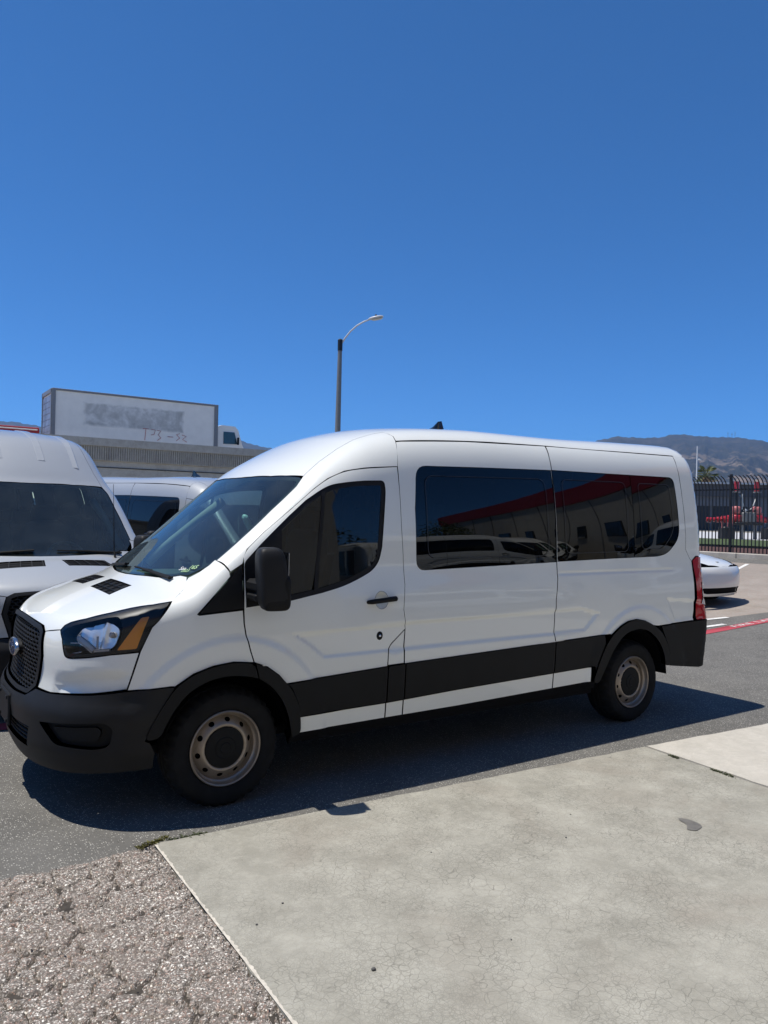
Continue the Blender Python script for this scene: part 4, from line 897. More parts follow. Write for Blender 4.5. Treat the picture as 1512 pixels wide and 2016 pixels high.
pl = ['small dark pebble near the bottom edge of the slab', 'tiny dark pebble on the slab below the front wheel', 'small dark pebble near the middle of the slab', 'dark pebble by the slab corner, nearer the cracked asphalt', 'tiny pebble right of the bottom-edge pebble', 'tiny pebble on the slab beneath the mirror shadow', 'pebble on the slab close to its cracked-asphalt edge', 'tiny pebble on the slab below the damp patch']
for o, l in zip([o for o in bpy.data.objects if o.name.startswith('pebble')], pl): tag(o, l, 'pebble', 'loose pebbles on the slab')
def weed(p, n, ln, mat, label, sp=.05, along=(1, 0)):
    g = MB(); rng = random.Random(int(p[0]*100))
    for i in range(n):
        t = rng.uniform(-1, 1)*sp; bx, by = p[0]+along[0]*t+rng.gauss(0, .008), p[1]+along[1]*t+rng.gauss(0, .008); a = rng.uniform(0, 6.28); l = ln*rng.uniform(.5, 1); w_ = l*.16; lean = rng.uniform(.3, 1.2)
        d = Vector((math.cos(a), math.sin(a), 0)); s_ = Vector((-d.y, d.x, 0)); b = Vector((bx, by, p[2])); m1 = b+d*l*.4*lean+Vector((0, 0, l*.5)); tp = b+d*l*lean+Vector((0, 0, l*.55))
        g.add([b-s_*w_*.4, b+s_*w_*.4, m1+s_*w_, tp, m1-s_*w_], [(0, 1, 2, 3, 4)])
    return tag(g.build('weed', mat), label, 'weed', 'weeds in the slab joints')
weed((-.535, -.275, .024), 110, .034, 'dry_weed', 'dry yellow weed at the corner of the concrete slab', .09, (.9, .3)); weed((-.36, -.285, .018), 90, .03, 'weed_green', 'thin green weed along the slab edge by the corner', .12, (1, -.07))
weed((3.10, -.80, .03), 90, .022, 'weed_green', 'small tuft of weed in the joint nearest the lane', .035, (-.08, -1)); weed((3.075, -1.20, .03), 120, .022, 'weed_green', 'longer strip of weed in the joint between the slabs', .09, (-.08, -1)); weed((3.13, -.58, .0), 90, .022, 'weed_green', 'low weeds where the slab joint meets the lane', .07, (.3, -.9))
# ------------------------------------------------------------------ lane markings, parking pad
fl = sheet('fire_lane_line', [(-14, 2.18), (-14, 2.38), (17.8, 3.00), (17.8, 2.80)], 'red_line_paint', .006, 1.2); tag(fl, 'worn red fire lane line with white stencilled letters', kind='structure')
def stencil(txt, x, y, size, ang, parent):
    me = text_mesh(txt, size, align='LEFT', space=1.15)
    V = np.array([v.co[:] for v in me.vertices]); c, s = math.cos(ang), math.sin(ang); W = [(x+v[0]*1.7*c-v[1]*s, y+v[0]*1.7*s+v[1]*c) for v in V]
    for v, (a, b) in zip(me.vertices, W): v.co = (a, b, gz(a)+.011)
    me.materials.clear(); return link('lane_lettering', me, 'white_line_paint', parent)
stencil('FIRE LANE - NO PARKING', 9.75, 2.755, .17, .0195, fl); stencil('FIRE LANE - NO PARKING', -5.2, 2.462, .17, .0195, fl)
pad = tag(sheet('parking_pad', [(10.1, 3.45, .2), (11.9, 3.15, .5), (14.5, 2.95, .8), (18.2, 2.9), (18.2, 16), (8.2, 16), (9.2, 6)], 'pad_asphalt', .004, .8, None, True), 'pinkish beige parking pad under the parked car', kind='structure')
for x0, y0, x1, y1 in ((9.3, 3.62, 10.6, 3.35), (13.2, 3.2, 16.8, 4.9), (12.9, 5.6, 18.0, 7.3), (9.0, 3.05, 9.9, 2.98)):
    d = np.array([x1-x0, y1-y0]); n = np.array([-d[1], d[0]])/np.linalg.norm(d)*.05
    tag(sheet('parking_line', [(x0-n[0], y0-n[1]), (x1-n[0], y1-n[1]), (x1+n[0], y1+n[1]), (x0+n[0], y0+n[1])], 'white_line_paint', .009, .5), kind='structure')
g = MB(); n = 24
for i in range(n):
    y = -10+i*40/n; g.cbox((19.2, y+.8, gz(19.2)+.03), (.16, 40/n-.01, .24), .02)
tag(g.build('kerb', 'concrete_kerb'), 'pale concrete kerb below the fence', kind='structure')
tag(sheet('planting_bed', [(19.32, -10), (22.6, -10), (22.6, 30), (19.32, 30)], 'mulch', .02, 1.5), kind='structure')
lw = tag(sheet('lawn', [(22.7, -10), (27.5, -10), (27.5, 30), (22.7, 30)], 'lawn', .06, 1.5), kind='structure')
tag(sheet('concrete_pad', [(27.6, -10), (40, -10), (40, 40), (27.6, 40)], 'pale_slab', .03, 2.5), kind='structure')
tag(sheet('bounce_lot', [(-60, 9.5), (44, 17), (44, 33.9), (-60, 33.9)], 'concrete_pale', .003, 6.), kind='structure')  # unseen pale ground, added to bounce warm light onto overpass wall and truck
# ------------------------------------------------------------------ the vans
van = empty('van', (0, 1.03, 0)); tag(van, 'white passenger van with black cladding, parked across the foreground', 'van')
SV = build_van(van, F_van)
# loose things in the cab: rolled sunshade, dash notes
ss = MB().cbox((0, 0, 0), (.035, .05, .52), .012).build('sunshade', 'sunshade_foil'); ss.matrix_world = Matrix.Translation((.45, .66, 1.53)) @ Matrix.Rotation(R_(-36), 4, 'Y') @ Matrix.Rotation(R_(20), 4, 'X'); tag(ss, 'rolled pale green sunshade leaning behind the windshield', 'sunshade')
for a, b, txt, mt, sz in ((-.135, -.735, '165', 'ink_green', .05), (-.185, -.655, 'San', 'paper_white', .045), (-.195, -.70, '2023', 'ink_green', .035)):
    p_, n_ = SV.at(OBL.to2(P3([(a, b, 1.40)])), OBL, .001); n = Vector(n_[0]); X = Vector((.35, -1, 0)); X = (X-n*X.dot(n)).normalized(); Yv = n.cross(X)
    o = link('windshield_marking', text_mesh(txt, sz, shear=.2), mt, van); M = Matrix((X, Yv, n)).transposed().to_4x4(); M.translation = p_[0]; o.matrix_local = M
def drop_tree(o):
    for c in list(o.children): drop_tree(c)
    bpy.data.objects.remove(o)
def copy_tree(o, parent=None, skip=(), swap=None):
    if o.name.split('.')[0] in skip: return None
    c = o.copy(); COL.objects.link(c); c.parent = parent
    if swap and c.type == 'MESH' and c.data.materials and c.data.materials[0] == MATS['white_paint']:
        c.material_slots[0].link = 'OBJECT'; c.material_slots[0].material = MATS[swap]
    for ch in o.children: copy_tree(ch, c, skip, swap)
    return c
van2 = empty('van', (-.45, 3.50, 0), R_(95.5)); tag(van2, 'silver high-roof van with ribbed roof facing the camera', 'van', 'vans parked behind')
build_van(van2, F_van, 'silver_paint', True, True)
MB().tube([(-.33, -.60, 1.30), (-.30, -.60, 1.36), (-.24, -.61, 1.75), (-.2, -.615, 2.0)], [.012, .006, .003, .002], 8).build('mast_antenna', 'black_plastic', van2)
SK = ('bench_seat', 'steering_wheel', 'emblem_script', 'windshield_marking', 'vent_slats', 'light_guide', 'bulb', 'intake_bars', 'lock_cylinder')
van3 = copy_tree(van, None, SK, 'silver_paint'); van3.location = (3.0, 5.17, 0); van3.scale = (.93, .93, .93); van3.rotation_euler = (0, 0, R_(105.5)); tag(van3, 'silver van half hidden between the silver van and the overpass', 'van', 'vans parked behind')
MB().cbox((0, 0, 0), (.10, .004, .22), .002).build('window_sticker', 'paper_white', van3).location = (1.55, 1.0, 1.5)
MB().cbox((0, 0, 0), (.08, .004, .10), .002).build('window_sticker', 'sticker_blue', van3).location = (1.55, 1.004, 1.545)
# the yard behind the camera, seen only mirrored in the glass and paint
refl = [((12.0, -9.8), 190, 'white van reflected at the forward end of the long side window'), ((14.0, -11.6), -62, 'white van reflected in the middle of the side glass'), ((16.2, -13.2), -66, 'white van reflected just aft of the window seam'), ((18.2, -15.8), -66, 'white van reflected beside the rear window split'), ((12.9, -6.0), 120, 'white van reflected broadside in the rearmost window')]
for (x, y), a, l in refl:
    c = copy_tree(van, None, SK+('front_seat', 'dashboard', 'wiper', 'fog_cover', 'fog_recess', 'door_lock')); c.location = (x, y, gz(x)); c.rotation_euler = (0, 0, R_(a)); tag(c, l, 'van', 'vans parked in the yard opposite')
# ------------------------------------------------------------------ white saloon, nose towards us
CWZ = spline([.1, .3, .5, .7, .85, 1.0, 1.2, 1.5], [.80, .885, .92, .925, .905, .84, .70, .52]); CPT = pchip([-.9, -.84, -.78, -.6, -.3, 0, .35, .6, 1.1, 1.55, 2.1, 2.7, 3.3, 3.75, 3.9], [.5, .62, .70, .79, .87, .93, .985, 1.12, 1.375, 1.445, 1.42, 1.28, 1.10, 1.04, .95])
def F_car(x, Y, z):
    s = np.sqrt(Y*Y+1e-6); w_ = CWZ(z); x0 = pchip([.1, .25, .45, .6, .8, 1.5], [-.72, -.80, -.84, -.83, -.78, -.7])(z); t = np.clip(.25-x, 0, None)/(.25-x0)
    pl = (t**4.5+(s/w_)**2.4-1)*w_/2.4; a = smax(pl, (z-CPT(x)+.07*(s/.8)**2)*.85, .09); return smax(smax(a, x-3.82, .25), .17-z, .06)
car = empty('car', (11.6, 4.9, gz(11.6)), R_(93.)); car.scale = (1.08, 1.08, 1.08); tag(car, 'white saloon car nosing out beyond the van rear', 'car')
SC = Surf(F_car); CC = Cyl(.3, -1); CR = Roof(.45); CC.t0 = -2.
def carlink(n, *a, **k): return SC.patch(n, *a, **k)
sec = lambda x0, x1, t: [(x0, -t), (x1, -t), (x1, t), (x0, t)]
carlink('hood', [(-.77, -.5), (-.70, -.95), (-.4, -1.0), (.42, -1.0), (.42, 1.0), (-.4, 1.0), (-.70, .95), (-.77, .5)], CR, 'pearl_paint', car, h=.05, both=False)
carlink('body_side', [(-.25, -1.02), (.42, -1.02), (1.2, -.75), (2.2, -.78), (3.7, -1.0), (3.78, -1.6), (3.3, -1.75), (.5, -1.75), (-.25, -1.7)], CR, 'pearl_paint', car, h=.07)
carlink('windscreen', [(.44, -.98), (1.12, -.62), (1.12, .62), (.44, .98)], CR, 'privacy_glass', car, h=.08, both=False)
carlink('roof_panel', [(1.14, -.62), (2.2, -.62), (2.2, .62), (1.14, .62)], CR, 'gloss_black', car, h=.1, both=False)
carlink('rear_window', [(2.22, -.66), (3.2, -.85), (3.2, .85), (2.22, .66)], CR, 'privacy_glass', car, h=.1, both=False)
carlink('boot_lid', [(3.22, -.9), (3.74, -.9), (3.74, .9), (3.22, .9)], CR, 'pearl_paint', car, h=.1, both=False)
intake = [(-.60, .285, .02), (-.52, .345, .02), (.52, .345, .02), (.60, .285, .02), (.45, .245, .02), (-.45, .245, .02)]
carlink('front_bumper', symc([(0, .705), (-.45, .705), (-.80, .70), (-1.05, .74), (-1.18, .60), (-1.2, .3), (-.9, .20), (0, .19)]), CC, 'pearl_paint', car, h=.05, holes=[intake], both=False)
carlink('lower_grille', intake, CC, 'under_black', car, h=.08, off=-.03, lip=0, gap=-.02, both=False)
carlink('headlight', [(-.62, .70, .01), (-.78, .715), (-.98, .80, .02), (-1.0, .76, .02), (-.86, .655), (-.72, .645, .02)], CC, 'gloss_black', car, h=.04, off=.006, lip=.02)
for sg in (-1, 1): rounded('headlight_lens', SC.at([(sg*.83, .70)], CC, .004)[0][0], (.05, .12, .05), 'clear_lens_white', car, .8, n=(12, 8))
MB().cbox((0, 0, 0), (.05, .05, .006), .002).build('hood_badge', 'machine_grey', car).location = SC.at([(-.63, 0)], CR, .004)[0][0]
MB().box((1.5, 0, .22), (4.2, 1.5, .05)).build('floor_pan', 'under_black', car)
for x in (0, 2.88):
    for sg in (-1, 1):
        w_ = wheel(car, x, sg); w_.location = (x, sg*.86, .335); w_.scale = (.95, .95, .95)
# ------------------------------------------------------------------ overpass with its traffic
Y0 = 34.
op = empty('overpass', (20, Y0, 0)); tag(op, 'grey concrete overpass with a ribbed band under its parapet', 'overpass')
L0, L1 = -80., 25.; cx = (L0+L1)/2; ln = L1-L0
MB().box((cx, 8.2, 2.1), (ln, 16, 4.2)).build('retaining_wall', 'concrete_wall', op)
MB().box((cx, .12, 5.11), (ln, .34, .38)).box((cx, .2, 4.6), (ln, .16, .76)).build('parapet', 'concrete_wall', op)
V = []; Fc = []; pitch = .11
for i in range(int(ln/pitch)):
    x = L0+i*pitch; b = len(V); V += [(x, .10, 4.24), (x, .10, 4.93), (x+pitch*.5, .10, 4.93), (x+pitch*.5, .10, 4.24), (x+pitch*.55, .035, 4.24), (x+pitch*.55, .035, 4.93), (x+pitch*.95, .035, 4.93), (x+pitch*.95, .035, 4.24)]
    Fc += [(b, b+3, b+2, b+1), (b+3, b+4, b+5, b+2), (b+4, b+7, b+6, b+5)]
tag(obj('ribbed_band', V, Fc, 'concrete_wall', op), kind='stuff')
for z in (3.9, 3.2, 2.4): MB().box((cx, .19, z), (ln, .06, .035)).build('wall_joint', 'joint_dirt', op)
MB().box((cx, 8.4, 4.3), (ln, 15.6, .25)).build('deck', 'concrete_kerb', op)
tr = empty('box_truck', (5.95, 37.0, 4.42)); tag(tr, 'white box truck with painted-out side driving on the overpass', 'truck')
bw, bl, bh, b0 = 2.45, 8.75, 2.75, .75
MB().cbox((bl/2, bw/2, b0+bh/2), (bl, bw, bh), .03).build('cargo_box', 'truck_white', tr)
fr = []
for x in (.06, bl-.06): fr.append(((x, -.02, b0+bh/2), (.16 if x < 1 else .22, .08, bh+.04)))
for z in (b0+.05, b0+bh-.03): fr.append(((bl/2, -.02, z), (bl, .07, .11)))
for c, d in fr+[((-.03, .06, b0+bh/2), (.08, .14, bh)), ((-.03, bw-.06, b0+bh/2), (.08, .14, bh)), ((-.03, bw/2, b0+bh-.1), (.08, bw, .22))]: MB().cbox(c, d, .012).build('frame_rail', 'truck_frame', tr)
g = MB()
for i in range(8): MB().cbox((-.02, bw/2, b0+.16+i*.305), (.03, bw-.26, .295), .01).build('door_slat', 'truck_door', tr)
MB().box((1.45+5.4/2, -.004, b0+1.62), (5.4, .006, 1.25)).build('painted_out_sign', 'painted_out', tr)
def strokes(name, mat, L, x0, z0, s, r):
    for st in L: MB().tube([(x0+a*s, -.010, z0+b*s) for a, b in st], r, 5).build(name, mat, tr)
strokes('red_graffiti', 'spray_red', [[(0, 1), (.55, 1)], [(.28, 1), (.2, 0)], [(.7, 1.0), (1.1, .95), (1.0, .55), (.75, .5)], [(1.25, .95), (1.6, .9), (1.35, .55), (1.62, .3), (1.3, .05)], [(2.2, .45), (2.7, .45)], [(3.3, .8), (3.0, .7), (3.3, .4), (3.0, .15)], [(3.5, .7), (3.9, .6), (3.55, .3), (3.95, .1)]], 4.55, 1.22, .62, .014)
MB().cbox((bl+.55, bw/2, .95), (.5, 2.0, 1.0), .05).build('chassis', 'under_black', tr)
cab = []
prof = [(bl+.12, .45), (bl+.12, 2.28), (bl+.35, 2.42), (bl+1.15, 2.40), (bl+1.36, 2.2), (bl+1.62, 1.35), (bl+1.75, 1.1), (bl+1.75, .45)]
MB().prism(prof, .12, bw-.12, lambda u, v, h: (u, h, v)).build('cab', 'truck_white', tr)
MB().prism([(bl+.45, 1.35), (bl+.45, 2.05), (bl+1.12, 2.05), (bl+1.30, 1.38)], .09, .13, lambda u, v, h: (u, h, v)).build('cab_window', 'truck_glass', tr)
MB().cbox((bl+1.28, -.06, 1.55), (.08, .16, .42), .02).build('cab_mirror', 'under_black', tr)
for x in (1.9, 2.9, bl+.75):
    V, Fc = lathe([(.15, -.02), (.26, .0), (.45, .01), (.49, -.02), (.49, -.25)], 28, 0, 1); o = obj('wheel', V, Fc, 'tyre_rubber', tr); o.location = (x, .1, .49)
rt = empty('trailer', (-3.1, 40, 4.42)); tag(rt, 'red trailer top showing behind the parapet left of the box truck', 'trailer')
MB().cbox((3.5, 1.2, 1.38), (11.0, 2.4, .75), .04).build('trailer_bed', 'truck_red', rt); MB().cbox((3.5, -.02, 1.62), (10.8, .06, .06), .01).build('trim_stripe', 'truck_white', rt)
for x in (0, 1.2, 7):
    V, Fc = lathe([(.15, -.02), (.26, .0), (.45, .01), (.49, -.02), (.49, -.25)], 24, 0, 1); o = obj('wheel', V, Fc, 'tyre_rubber', rt); o.location = (x, .1, .49)
# ------------------------------------------------------------------ street lamp
lp = empty('street_lamp', (16.10, 25.94, 0)); tag(lp, 'tall concrete street lamp with a curved arm above the van roof', 'street lamp')
auto_smooth(MB().tube([(0, 0, 0), (.0, 0, 5), (.03, -.02, 9.55)], [.17, .135, .095], 14).build('pole', 'galv_pole', lp)); MB().tube([(.03, -.02, 9.35), (.03, -.02, 9.85)], .115, 12).tube([(.03, -.02, 9.85), (.03, -.02, 9.9)], [.115, .06], 12).build('pole_cap', 'fence_steel', lp)
ax, ay = .826, -.564
arc = [(.05+ax*a, -.02+ay*a, 9.62+b) for a, b in ((0, 0), (.2, .32), (.45, .65), (.75, .92), (1.05, 1.1), (1.3, 1.2))]
MB().tube(arc, [.045, .043, .04, .038, .036, .035], 8).build('arm', 'lamp_grey', lp, True)
Ma = Matrix.Rotation(math.atan2(ay, ax), 3, 'Z') @ Matrix.Rotation(R_(-12), 3, 'Y')
hc_ = Vector((.05+ax*1.6, -.02+ay*1.6, 10.90)); rounded('lamp_head', hc_, (.72, .36, .17), 'lamp_grey', lp, .8, Ma, lambda v: Vector((v.x, v.y*(1-.25*(v.x < 0)*(-v.x/.36)), v.z if v.z > 0 else v.z*.5)))
rounded('lamp_lens', hc_+Vector((.06, -.04, -.05)), (.5, .27, .06), 'lamp_glass', lp, .8, Ma); rounded('photocell', hc_+Vector((0, 0, .11)), (.09, .09, .12), 'machine_black', lp, .6, n=(10, 8))
# ------------------------------------------------------------------ fence
fn = empty('steel_fence', (19.8, 8.9, gz(19.8))); tag(fn, 'black steel picket fence with outward curved tops', 'fence')
def picket_mesh(hh, curl):
    g = MB(); pts = [(0, 0, .05), (0, 0, hh-.42)]+[(-curl*(1-math.cos(a)), 0, hh-.42+.42*math.sin(a)) for a in np.linspace(.3, 1.15, 5)]
    s = .013; V = []
    for x, y, z in pts: V += [(x-s, y-s, z), (x+s, y-s, z), (x+s, y+s, z), (x-s, y+s, z)]
    n = len(pts); g.add(V, [(4*i+j, 4*i+(j+1) % 4, 4*i+4+(j+1) % 4, 4*i+4+j) for i in range(n-1) for j in range(4)]+[(0, 3, 2, 1), tuple(4*(n-1)+j for j in range(4))]); me = mesh('picket', g.V, g.F); me.materials.append(MATS['fence_steel']); return me
pm = picket_mesh(2.42, .55)
for i in range(-52, 43):
    if i == 0: continue
    o = bpy.data.objects.new('picket', pm); COL.objects.link(o); o.parent = fn; o.location = (0, i*.115+.02, 0)
for y in (-6, -3, 0, 3, 5): MB().cbox((0.0, y, 1.2), (.075, .075, 2.5), .008).build('post', 'fence_steel', fn)
for z in (.26, 1.98): MB().box((.02, -.5, z), (.035, 11.2, .045)).build('rail', 'fence_steel', fn)
# ------------------------------------------------------------------ red machine behind the fence
mc = empty('pumping_machine', (28.3, 13.9, gz(28.3)+.03)); tag(mc, 'red oilfield pumping machine on stands behind the fence', 'machine'); mc.rotation_euler = (0, 0, math.atan2(-.564, .826))
def cylx(name, x0, x1, z, r, mat, y=0, n=14): return MB().tube([(x0, y, z), (x1, y, z)], r, n).build(name, mat, mc, False)
for i, (x, r) in enumerate(((-1.05, .11), (-.85, .085), (-.66, .12), (-.46, .15), (-.26, .17), (-.06, .17))):
    cylx('flange', x-.055, x+.055, .78+.03*i*.4, r, 'machine_red' if i < 5 else 'machine_pink')
cylx('manifold_pipe', -1.15, .3, .82, .075, 'machine_red')
for x in (-.52, -.32, -.1): MB().tube([(x, -.1, .72), (x, -.12, .46)], .045, 8).build('drain_pipe', 'machine_pink', mc)
for x in (.10, .95):
    MB().tube([(x, 0, 2.0), (x, 0, 2.42)], .105, 14).build('red_cylinder', 'machine_red', mc); MB().tube([(x, 0, 1.96), (x, 0, 2.01)], .17, 12).build('collar', 'machine_grey', mc)
    MB().tube([(x, 0, 1.0), (x, 0, 1.96)], .06, 10).build('piston_rod', 'machine_black', mc)
    rounded('valve_body', (x, 0, 1.22), (.34, .34, .34), 'machine_pink', mc, .6, n=(14, 10)); rounded('valve_body', (x+.02, 0, .86), (.42, .4, .36), 'machine_red', mc, .5, n=(14, 10))
    MB().tube([(x-.25, -.05, 1.0), (x+.25, -.05, 1.08)], .04, 8).build('cross_pipe', 'machine_pink', mc)
MB().tube([(.2, -.1, 1.85)]+[(.2+.7*t, -.1, 1.85-1.3*t*(1-t)*2.0) for t in np.linspace(.1, .95, 8)], .022, 6).build('hose', 'hose_white', mc, True)
MB().tube([(.28, -.12, 1.9), (.28, -.12, 1.25)], .025, 6).build('hose', 'hose_white', mc)
MB().cbox((.55, 0, .92), (.6, .5, .42), .04).build('engine_block', 'machine_grey', mc); MB().cbox((.55, 0, .66), (1.2, .55, .12), .03).build('skid_beam', 'machine_black', mc)
for x in (.35, .55, .75): rounded('gauge', (x, -.25, 1.2), (.12, .06, .12), 'paper_white' if x == .35 else 'machine_black', mc, .8, n=(10, 8))
for x in (-.3, 1.5): MB().cbox((x, 0, .25), (.5, .6, .55), .05).build('stand', 'machine_black', mc)
for x in (.28, .85): MB().tube([(x, -.1, 0), (x, -.1, .62)], .075, 10).build('stand_post', 'machine_grey', mc)
cylx('manifold_pipe', 1.1, 2.6, .84, .14, 'machine_red'); cylx('flange', 1.6, 1.75, .84, .23, 'machine_red')
# ------------------------------------------------------------------ warehouse, palm, mast
wh = empty('warehouse', (49.5, 27.3, gz(49))); tag(wh, 'low grey warehouse with white roof edge behind the fence', 'warehouse'); wh.rotation_euler = (0, 0, math.atan2(25.6-28.71, 52.07-47.52))
zb = gz(49)
MB().box((4, 6, 1.55), (24, 10, 3.1)).build('wall', 'warehouse_wall', wh); MB().box((4, .85, 2.95), (24.6, .5, .9)).build('fascia_band', 'warehouse_band', wh); MB().box((4, 5.6, 3.46), (25, 10.6, .12)).build('roof_edge', 'roof_white', wh)
MB().box((4, .93, 2.15), (24.3, .2, .7)).build('lintel_band', 'warehouse_wall', wh)
for i in range(9): MB().box((-7+i*2.6, .965, .95), (2.2 if i % 3 else 2.45, .1, 1.7)).build('roller_door', 'warehouse_dark' if i != 4 else 'warehouse_wall', wh)
def palm(p, hgt, label):
    o = empty('palm_tree', p); tag(o, label, 'palm tree'); MB().tube([(0, 0, 0), (.05, 0, hgt*.5), (0, 0, hgt)], [.22, .17, .15], 10).build('trunk', 'bark', o); g = MB(); g2 = MB(); rng = random.Random(4)
    for i in range(46):
        a = rng.uniform(0, 6.28); el = rng.uniform(-1.0, 1.25); L = rng.uniform(.85, 1.25); d = Vector((math.cos(a)*math.cos(el), math.sin(a)*math.cos(el), math.sin(el))); s_ = Vector((-math.sin(a), math.cos(a), 0)); b = Vector((0, 0, hgt))
        t = g2 if el < -.45 else g
        for k in range(7):
            f = (k-3)/3*.75; dd = (d+s_*f).normalized(); w_ = .05; m1 = b+d*L*.45; tip = m1+dd*L*.55-Vector((0, 0, .12*L)); t.add([m1-s_*.02, m1+s_*.02, (m1+tip)/2+s_.cross(dd)*w_, tip, (m1+tip)/2-s_.cross(dd)*w_], [(0, 1, 2, 3, 4)])
        t.tube([b, b+d*L*.45], .018, 4)
    g.build('crown', 'palm_green', o); g2.build('dead_fronds', 'palm_dead', o); return o
palm((52.92, 31.07, 1.3), 4.2, 'fan palm rising over the warehouse roof')
mp = empty('light_mast', (52.3, 31.5, 1.25)); tag(mp, 'thin pale light mast above the warehouse', 'light mast'); MB().tube([(0, 0, 0), (.06, 0, 6.6)], [.09, .04], 8).build('mast', 'lamp_grey', mp); MB().cbox((.25, -.1, 5.55), (.3, .14, .12), .02).build('floodlight', 'lamp_grey', mp)
# ------------------------------------------------------------------ buildings behind the camera (mirrored in glass and paint)
bd = empty('workshop_building', (-6.5, -8.2, 0)); tag(bd, 'beige workshop wall mirrored in the front door window', 'building')
MB().box((0, -5, 3.4), (24.4, 10, 6.8)).build('wall', 'building_beige', bd); MB().box((0, -5, 7.1), (24.6, 10.2, .6)).build('cornice', 'building_red', bd)
for i, x in enumerate((-9, -5, 4.5, 9.8)): 
    w_ = MB().cbox((x, .02, 1.9), (2.2, .1, 1.5), .02).build('window', 'window_dark', bd); MB().box((x, .08, 1.9), (.06, .04, 1.5)).build('mullion', 'truck_white', w_)
MB().box((7.2, .02, 1.6), (3.2, .08, 3.2)).build('roller_door', 'truck_white', bd)
b2 = empty('long_building', (21.0, -18.6, 0)); tag(b2, 'long beige building with red band mirrored in the side windows', 'building'); b2.rotation_euler = (0, 0, R_(113.3))
MB().box((0, -6, 3.3), (29, 12, 6.6)).build('wall', 'building_beige', b2); MB().box((0, -5.95, 7.3), (29.2, 12.2, 1.5)).build('red_band', 'building_red', b2)
for i in range(8): MB().cbox((-12+i*3.4, .05, 3.3), (.9 if i % 3 else 1.6, .12, 1.2), .03).build('window', 'window_dark', b2)
for i in range(9): MB().box((-14+i*3.5, .02, 3.3), (.05, .06, 6.6)).build('wall_joint', 'warehouse_wall', b2)
def tree(p, hgt, rad, label, seed):
    o = empty('tree', p); tag(o, label, 'tree', 'trees in the yard opposite'); rng = random.Random(seed); g = MB().tube([(0, 0, 0), (.06, .03, hgt*.3), (0, .1, hgt*.6)], [.16, .12, .06], 8)
    for k in range(6):
        a = k*1.1; g.tube([(0, 0, hgt*.35), (math.cos(a)*rad*.6, math.sin(a)*rad*.6, hgt*(.6+.05*k))], [.06, .02], 5)
    g.build('trunk', 'bark', o); c = MB(); cl = [(rng.gauss(0, rad*.45), rng.gauss(0, rad*.45), hgt*.65+rng.gauss(0, rad*.35), rng.uniform(.35, .6)*rad) for _ in range(22)]
    for _ in range(2600):
        x, y, z, r = rng.choice(cl); d = Vector((rng.gauss(0, 1), rng.gauss(0, 1), rng.gauss(0, 1))).normalized()*r*rng.uniform(.6, 1); q = Vector((x, y, z))+d; u = Vector((rng.gauss(0, 1), rng.gauss(0, 1), rng.gauss(0, .6))).normalized(); v = u.orthogonal().normalized(); s = rng.uniform(.06, .11)
        c.add([q-u*s, q+v*s*.5, q+u*s, q-v*s*.5], [(0, 1, 2, 3)])
    c.build('crown', 'leaf_green', o); return o
tree((18.5, -21.5, gz(18)), 4.6, 1.9, 'dark tree mirrored at the forward end of the side window', 3); tree((8.6, -13.0, gz(8)), 3.0, 1.1, 'low dark tree mirrored in the front door window', 5)
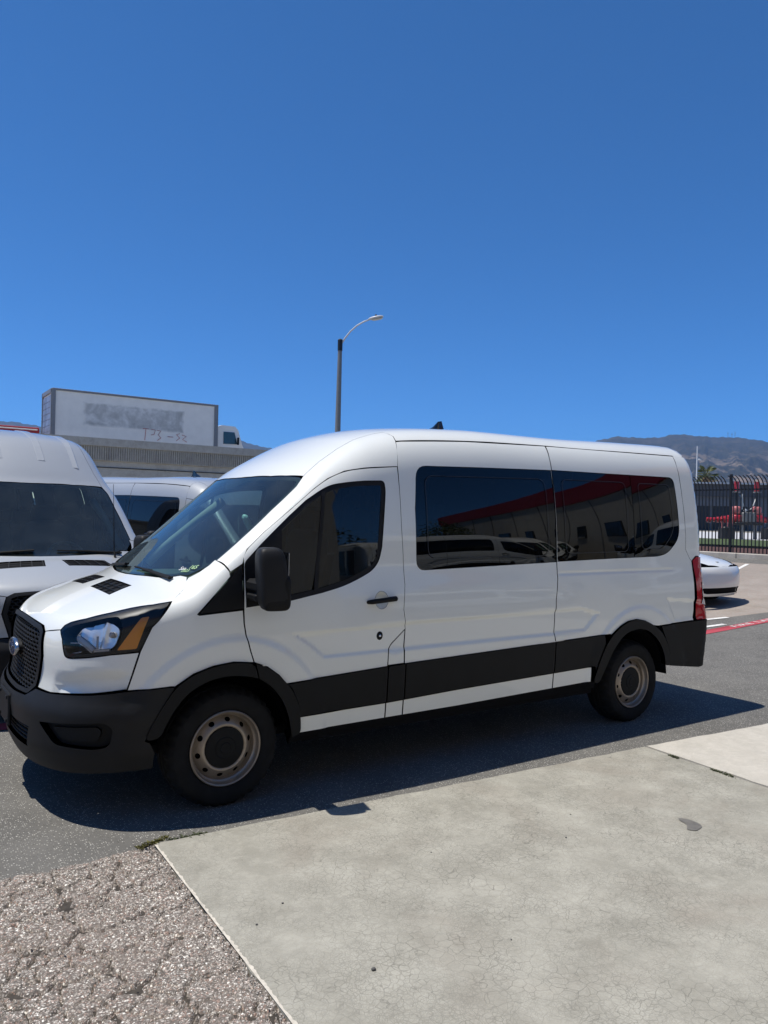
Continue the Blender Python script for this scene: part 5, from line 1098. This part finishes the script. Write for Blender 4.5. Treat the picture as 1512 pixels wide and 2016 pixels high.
# ------------------------------------------------------------------ mountains
def mountain(name, ridge, dist, depth, label, foot=.45):
    """ridge: list of (pixel-free) azimuth in radians from +y towards +x, and crest height in metres"""
    rng = np.random.RandomState(2); az = np.array([a for a, h in ridge]); hh = np.array([h for a, h in ridge]); na, nr = 420, 70
    A_ = np.linspace(az[0], az[-1], na); H = np.interp(A_, az, hh)
    ph = rng.rand(40)*6.28
    def fbm(u, v):
        s = 0
        for k in range(7): s = s+np.sin(u*2.1**k*9+ph[k]+1.7*np.sin(v*2.0**k*5+ph[k+8]))*np.sin(v*2.0**k*6+ph[k+16]+np.sin(u*2**k*4+ph[k+24]))/1.75**k
        return s
    V = []
    for j in range(nr):
        t = j/(nr-1); r = dist-depth*(1-t)
        u = (A_-az[0])*3.2; f = fbm(u, np.full_like(u, t*1.3)); rid = 1-np.abs(fbm(u*1.3+5, np.full_like(u, t*.7)))*.32
        z = H*(t**.9)*(1-.30*(1-t)*(1-rid)*2.2)+f*13*(t*(1-t))*2+(np.sin(u*160+ph[3])+np.sin(u*61))*1.2*t
        z = np.where(t == 1, H+(np.sin(u*230)+np.sin(u*97+1))*1.1, z)
        V += [(CAM[0]+r*math.sin(a), CAM[1]+r*math.cos(a), max(-5, zz)) for a, zz in zip(A_, z)]
    for a, zz in zip(A_, H): r = dist+500; V.append((CAM[0]+r*math.sin(a), CAM[1]+r*math.cos(a), -5))
    o = obj(name, V, [(j*na+i, j*na+i+1, (j+1)*na+i+1, (j+1)*na+i) for j in range(nr) for i in range(na-1)], 'mountain', None, True); return tag(o, label, kind='structure')
def azel(u, v, dist):
    q = _f+_r2*((u-756)/1499.6)+_u2*((1008-v)/1499.6); return math.atan2(q.x, q.y), CAM[2]+dist*q.z/math.hypot(q.x, q.y)
R1 = [azel(u, v, 3000) for u, v in ((1050, 905), (1120, 882), (1179, 867), (1212, 859.5), (1240, 861), (1270, 862.6), (1303, 860.7), (1322, 856), (1341, 855), (1365, 858), (1413, 861), (1447, 861), (1485, 865.5), (1512, 870), (1600, 890), (1800, 900), (2100, 930))]
mountain('mountain', R1, 3000, 1700, 'hazy brown and green mountain ridge behind the fence')
R2 = [azel(u, v, 3600) for u, v in ((-500, 900), (-200, 860), (-60, 838), (0, 829), (33, 831), (59, 836), (79, 839), (150, 850), (300, 866), (430, 862), (471, 866), (500, 876), (540, 884), (600, 900), (700, 930))]
mountain('mountain', R2, 3600, 1400, 'distant blue ridge behind the overpass')
for u, h_ in ((1433, 24), (1441, 20), (1447, 26)):
    a, z = azel(u, 861, 3000); am = empty('radio_mast', (CAM[0]+2990*math.sin(a), CAM[1]+2990*math.cos(a), z-6)); tag(am, {1433: 'leftmost radio mast on the mountain crest', 1441: 'middle and shortest radio mast on the mountain crest', 1447: 'rightmost radio mast on the mountain crest'}[u], 'radio mast', 'masts on the ridge'); MB().tube([(0, 0, 0), (0, 0, h_)], .7, 4).build('mast', 'galv_pole', am); MB().box((0, 0, h_*.75), (3, 3, 1)).build('dish', 'galv_pole', am)
# ------------------------------------------------------------------ air
m_, k_, o_ = new_mat('haze_air'); v_ = k_('VolumePrincipled', Color=(.36, .60, 1.0), Density=1.75e-4); v_.inputs['Anisotropy'].default_value = .2; k_.l.new(v_.outputs[0], o_.inputs['Volume'])
hz = MB().box((0, 0, 197), (9600, 9600, 406)).build('haze', 'haze_air'); tag(hz, kind='stuff')
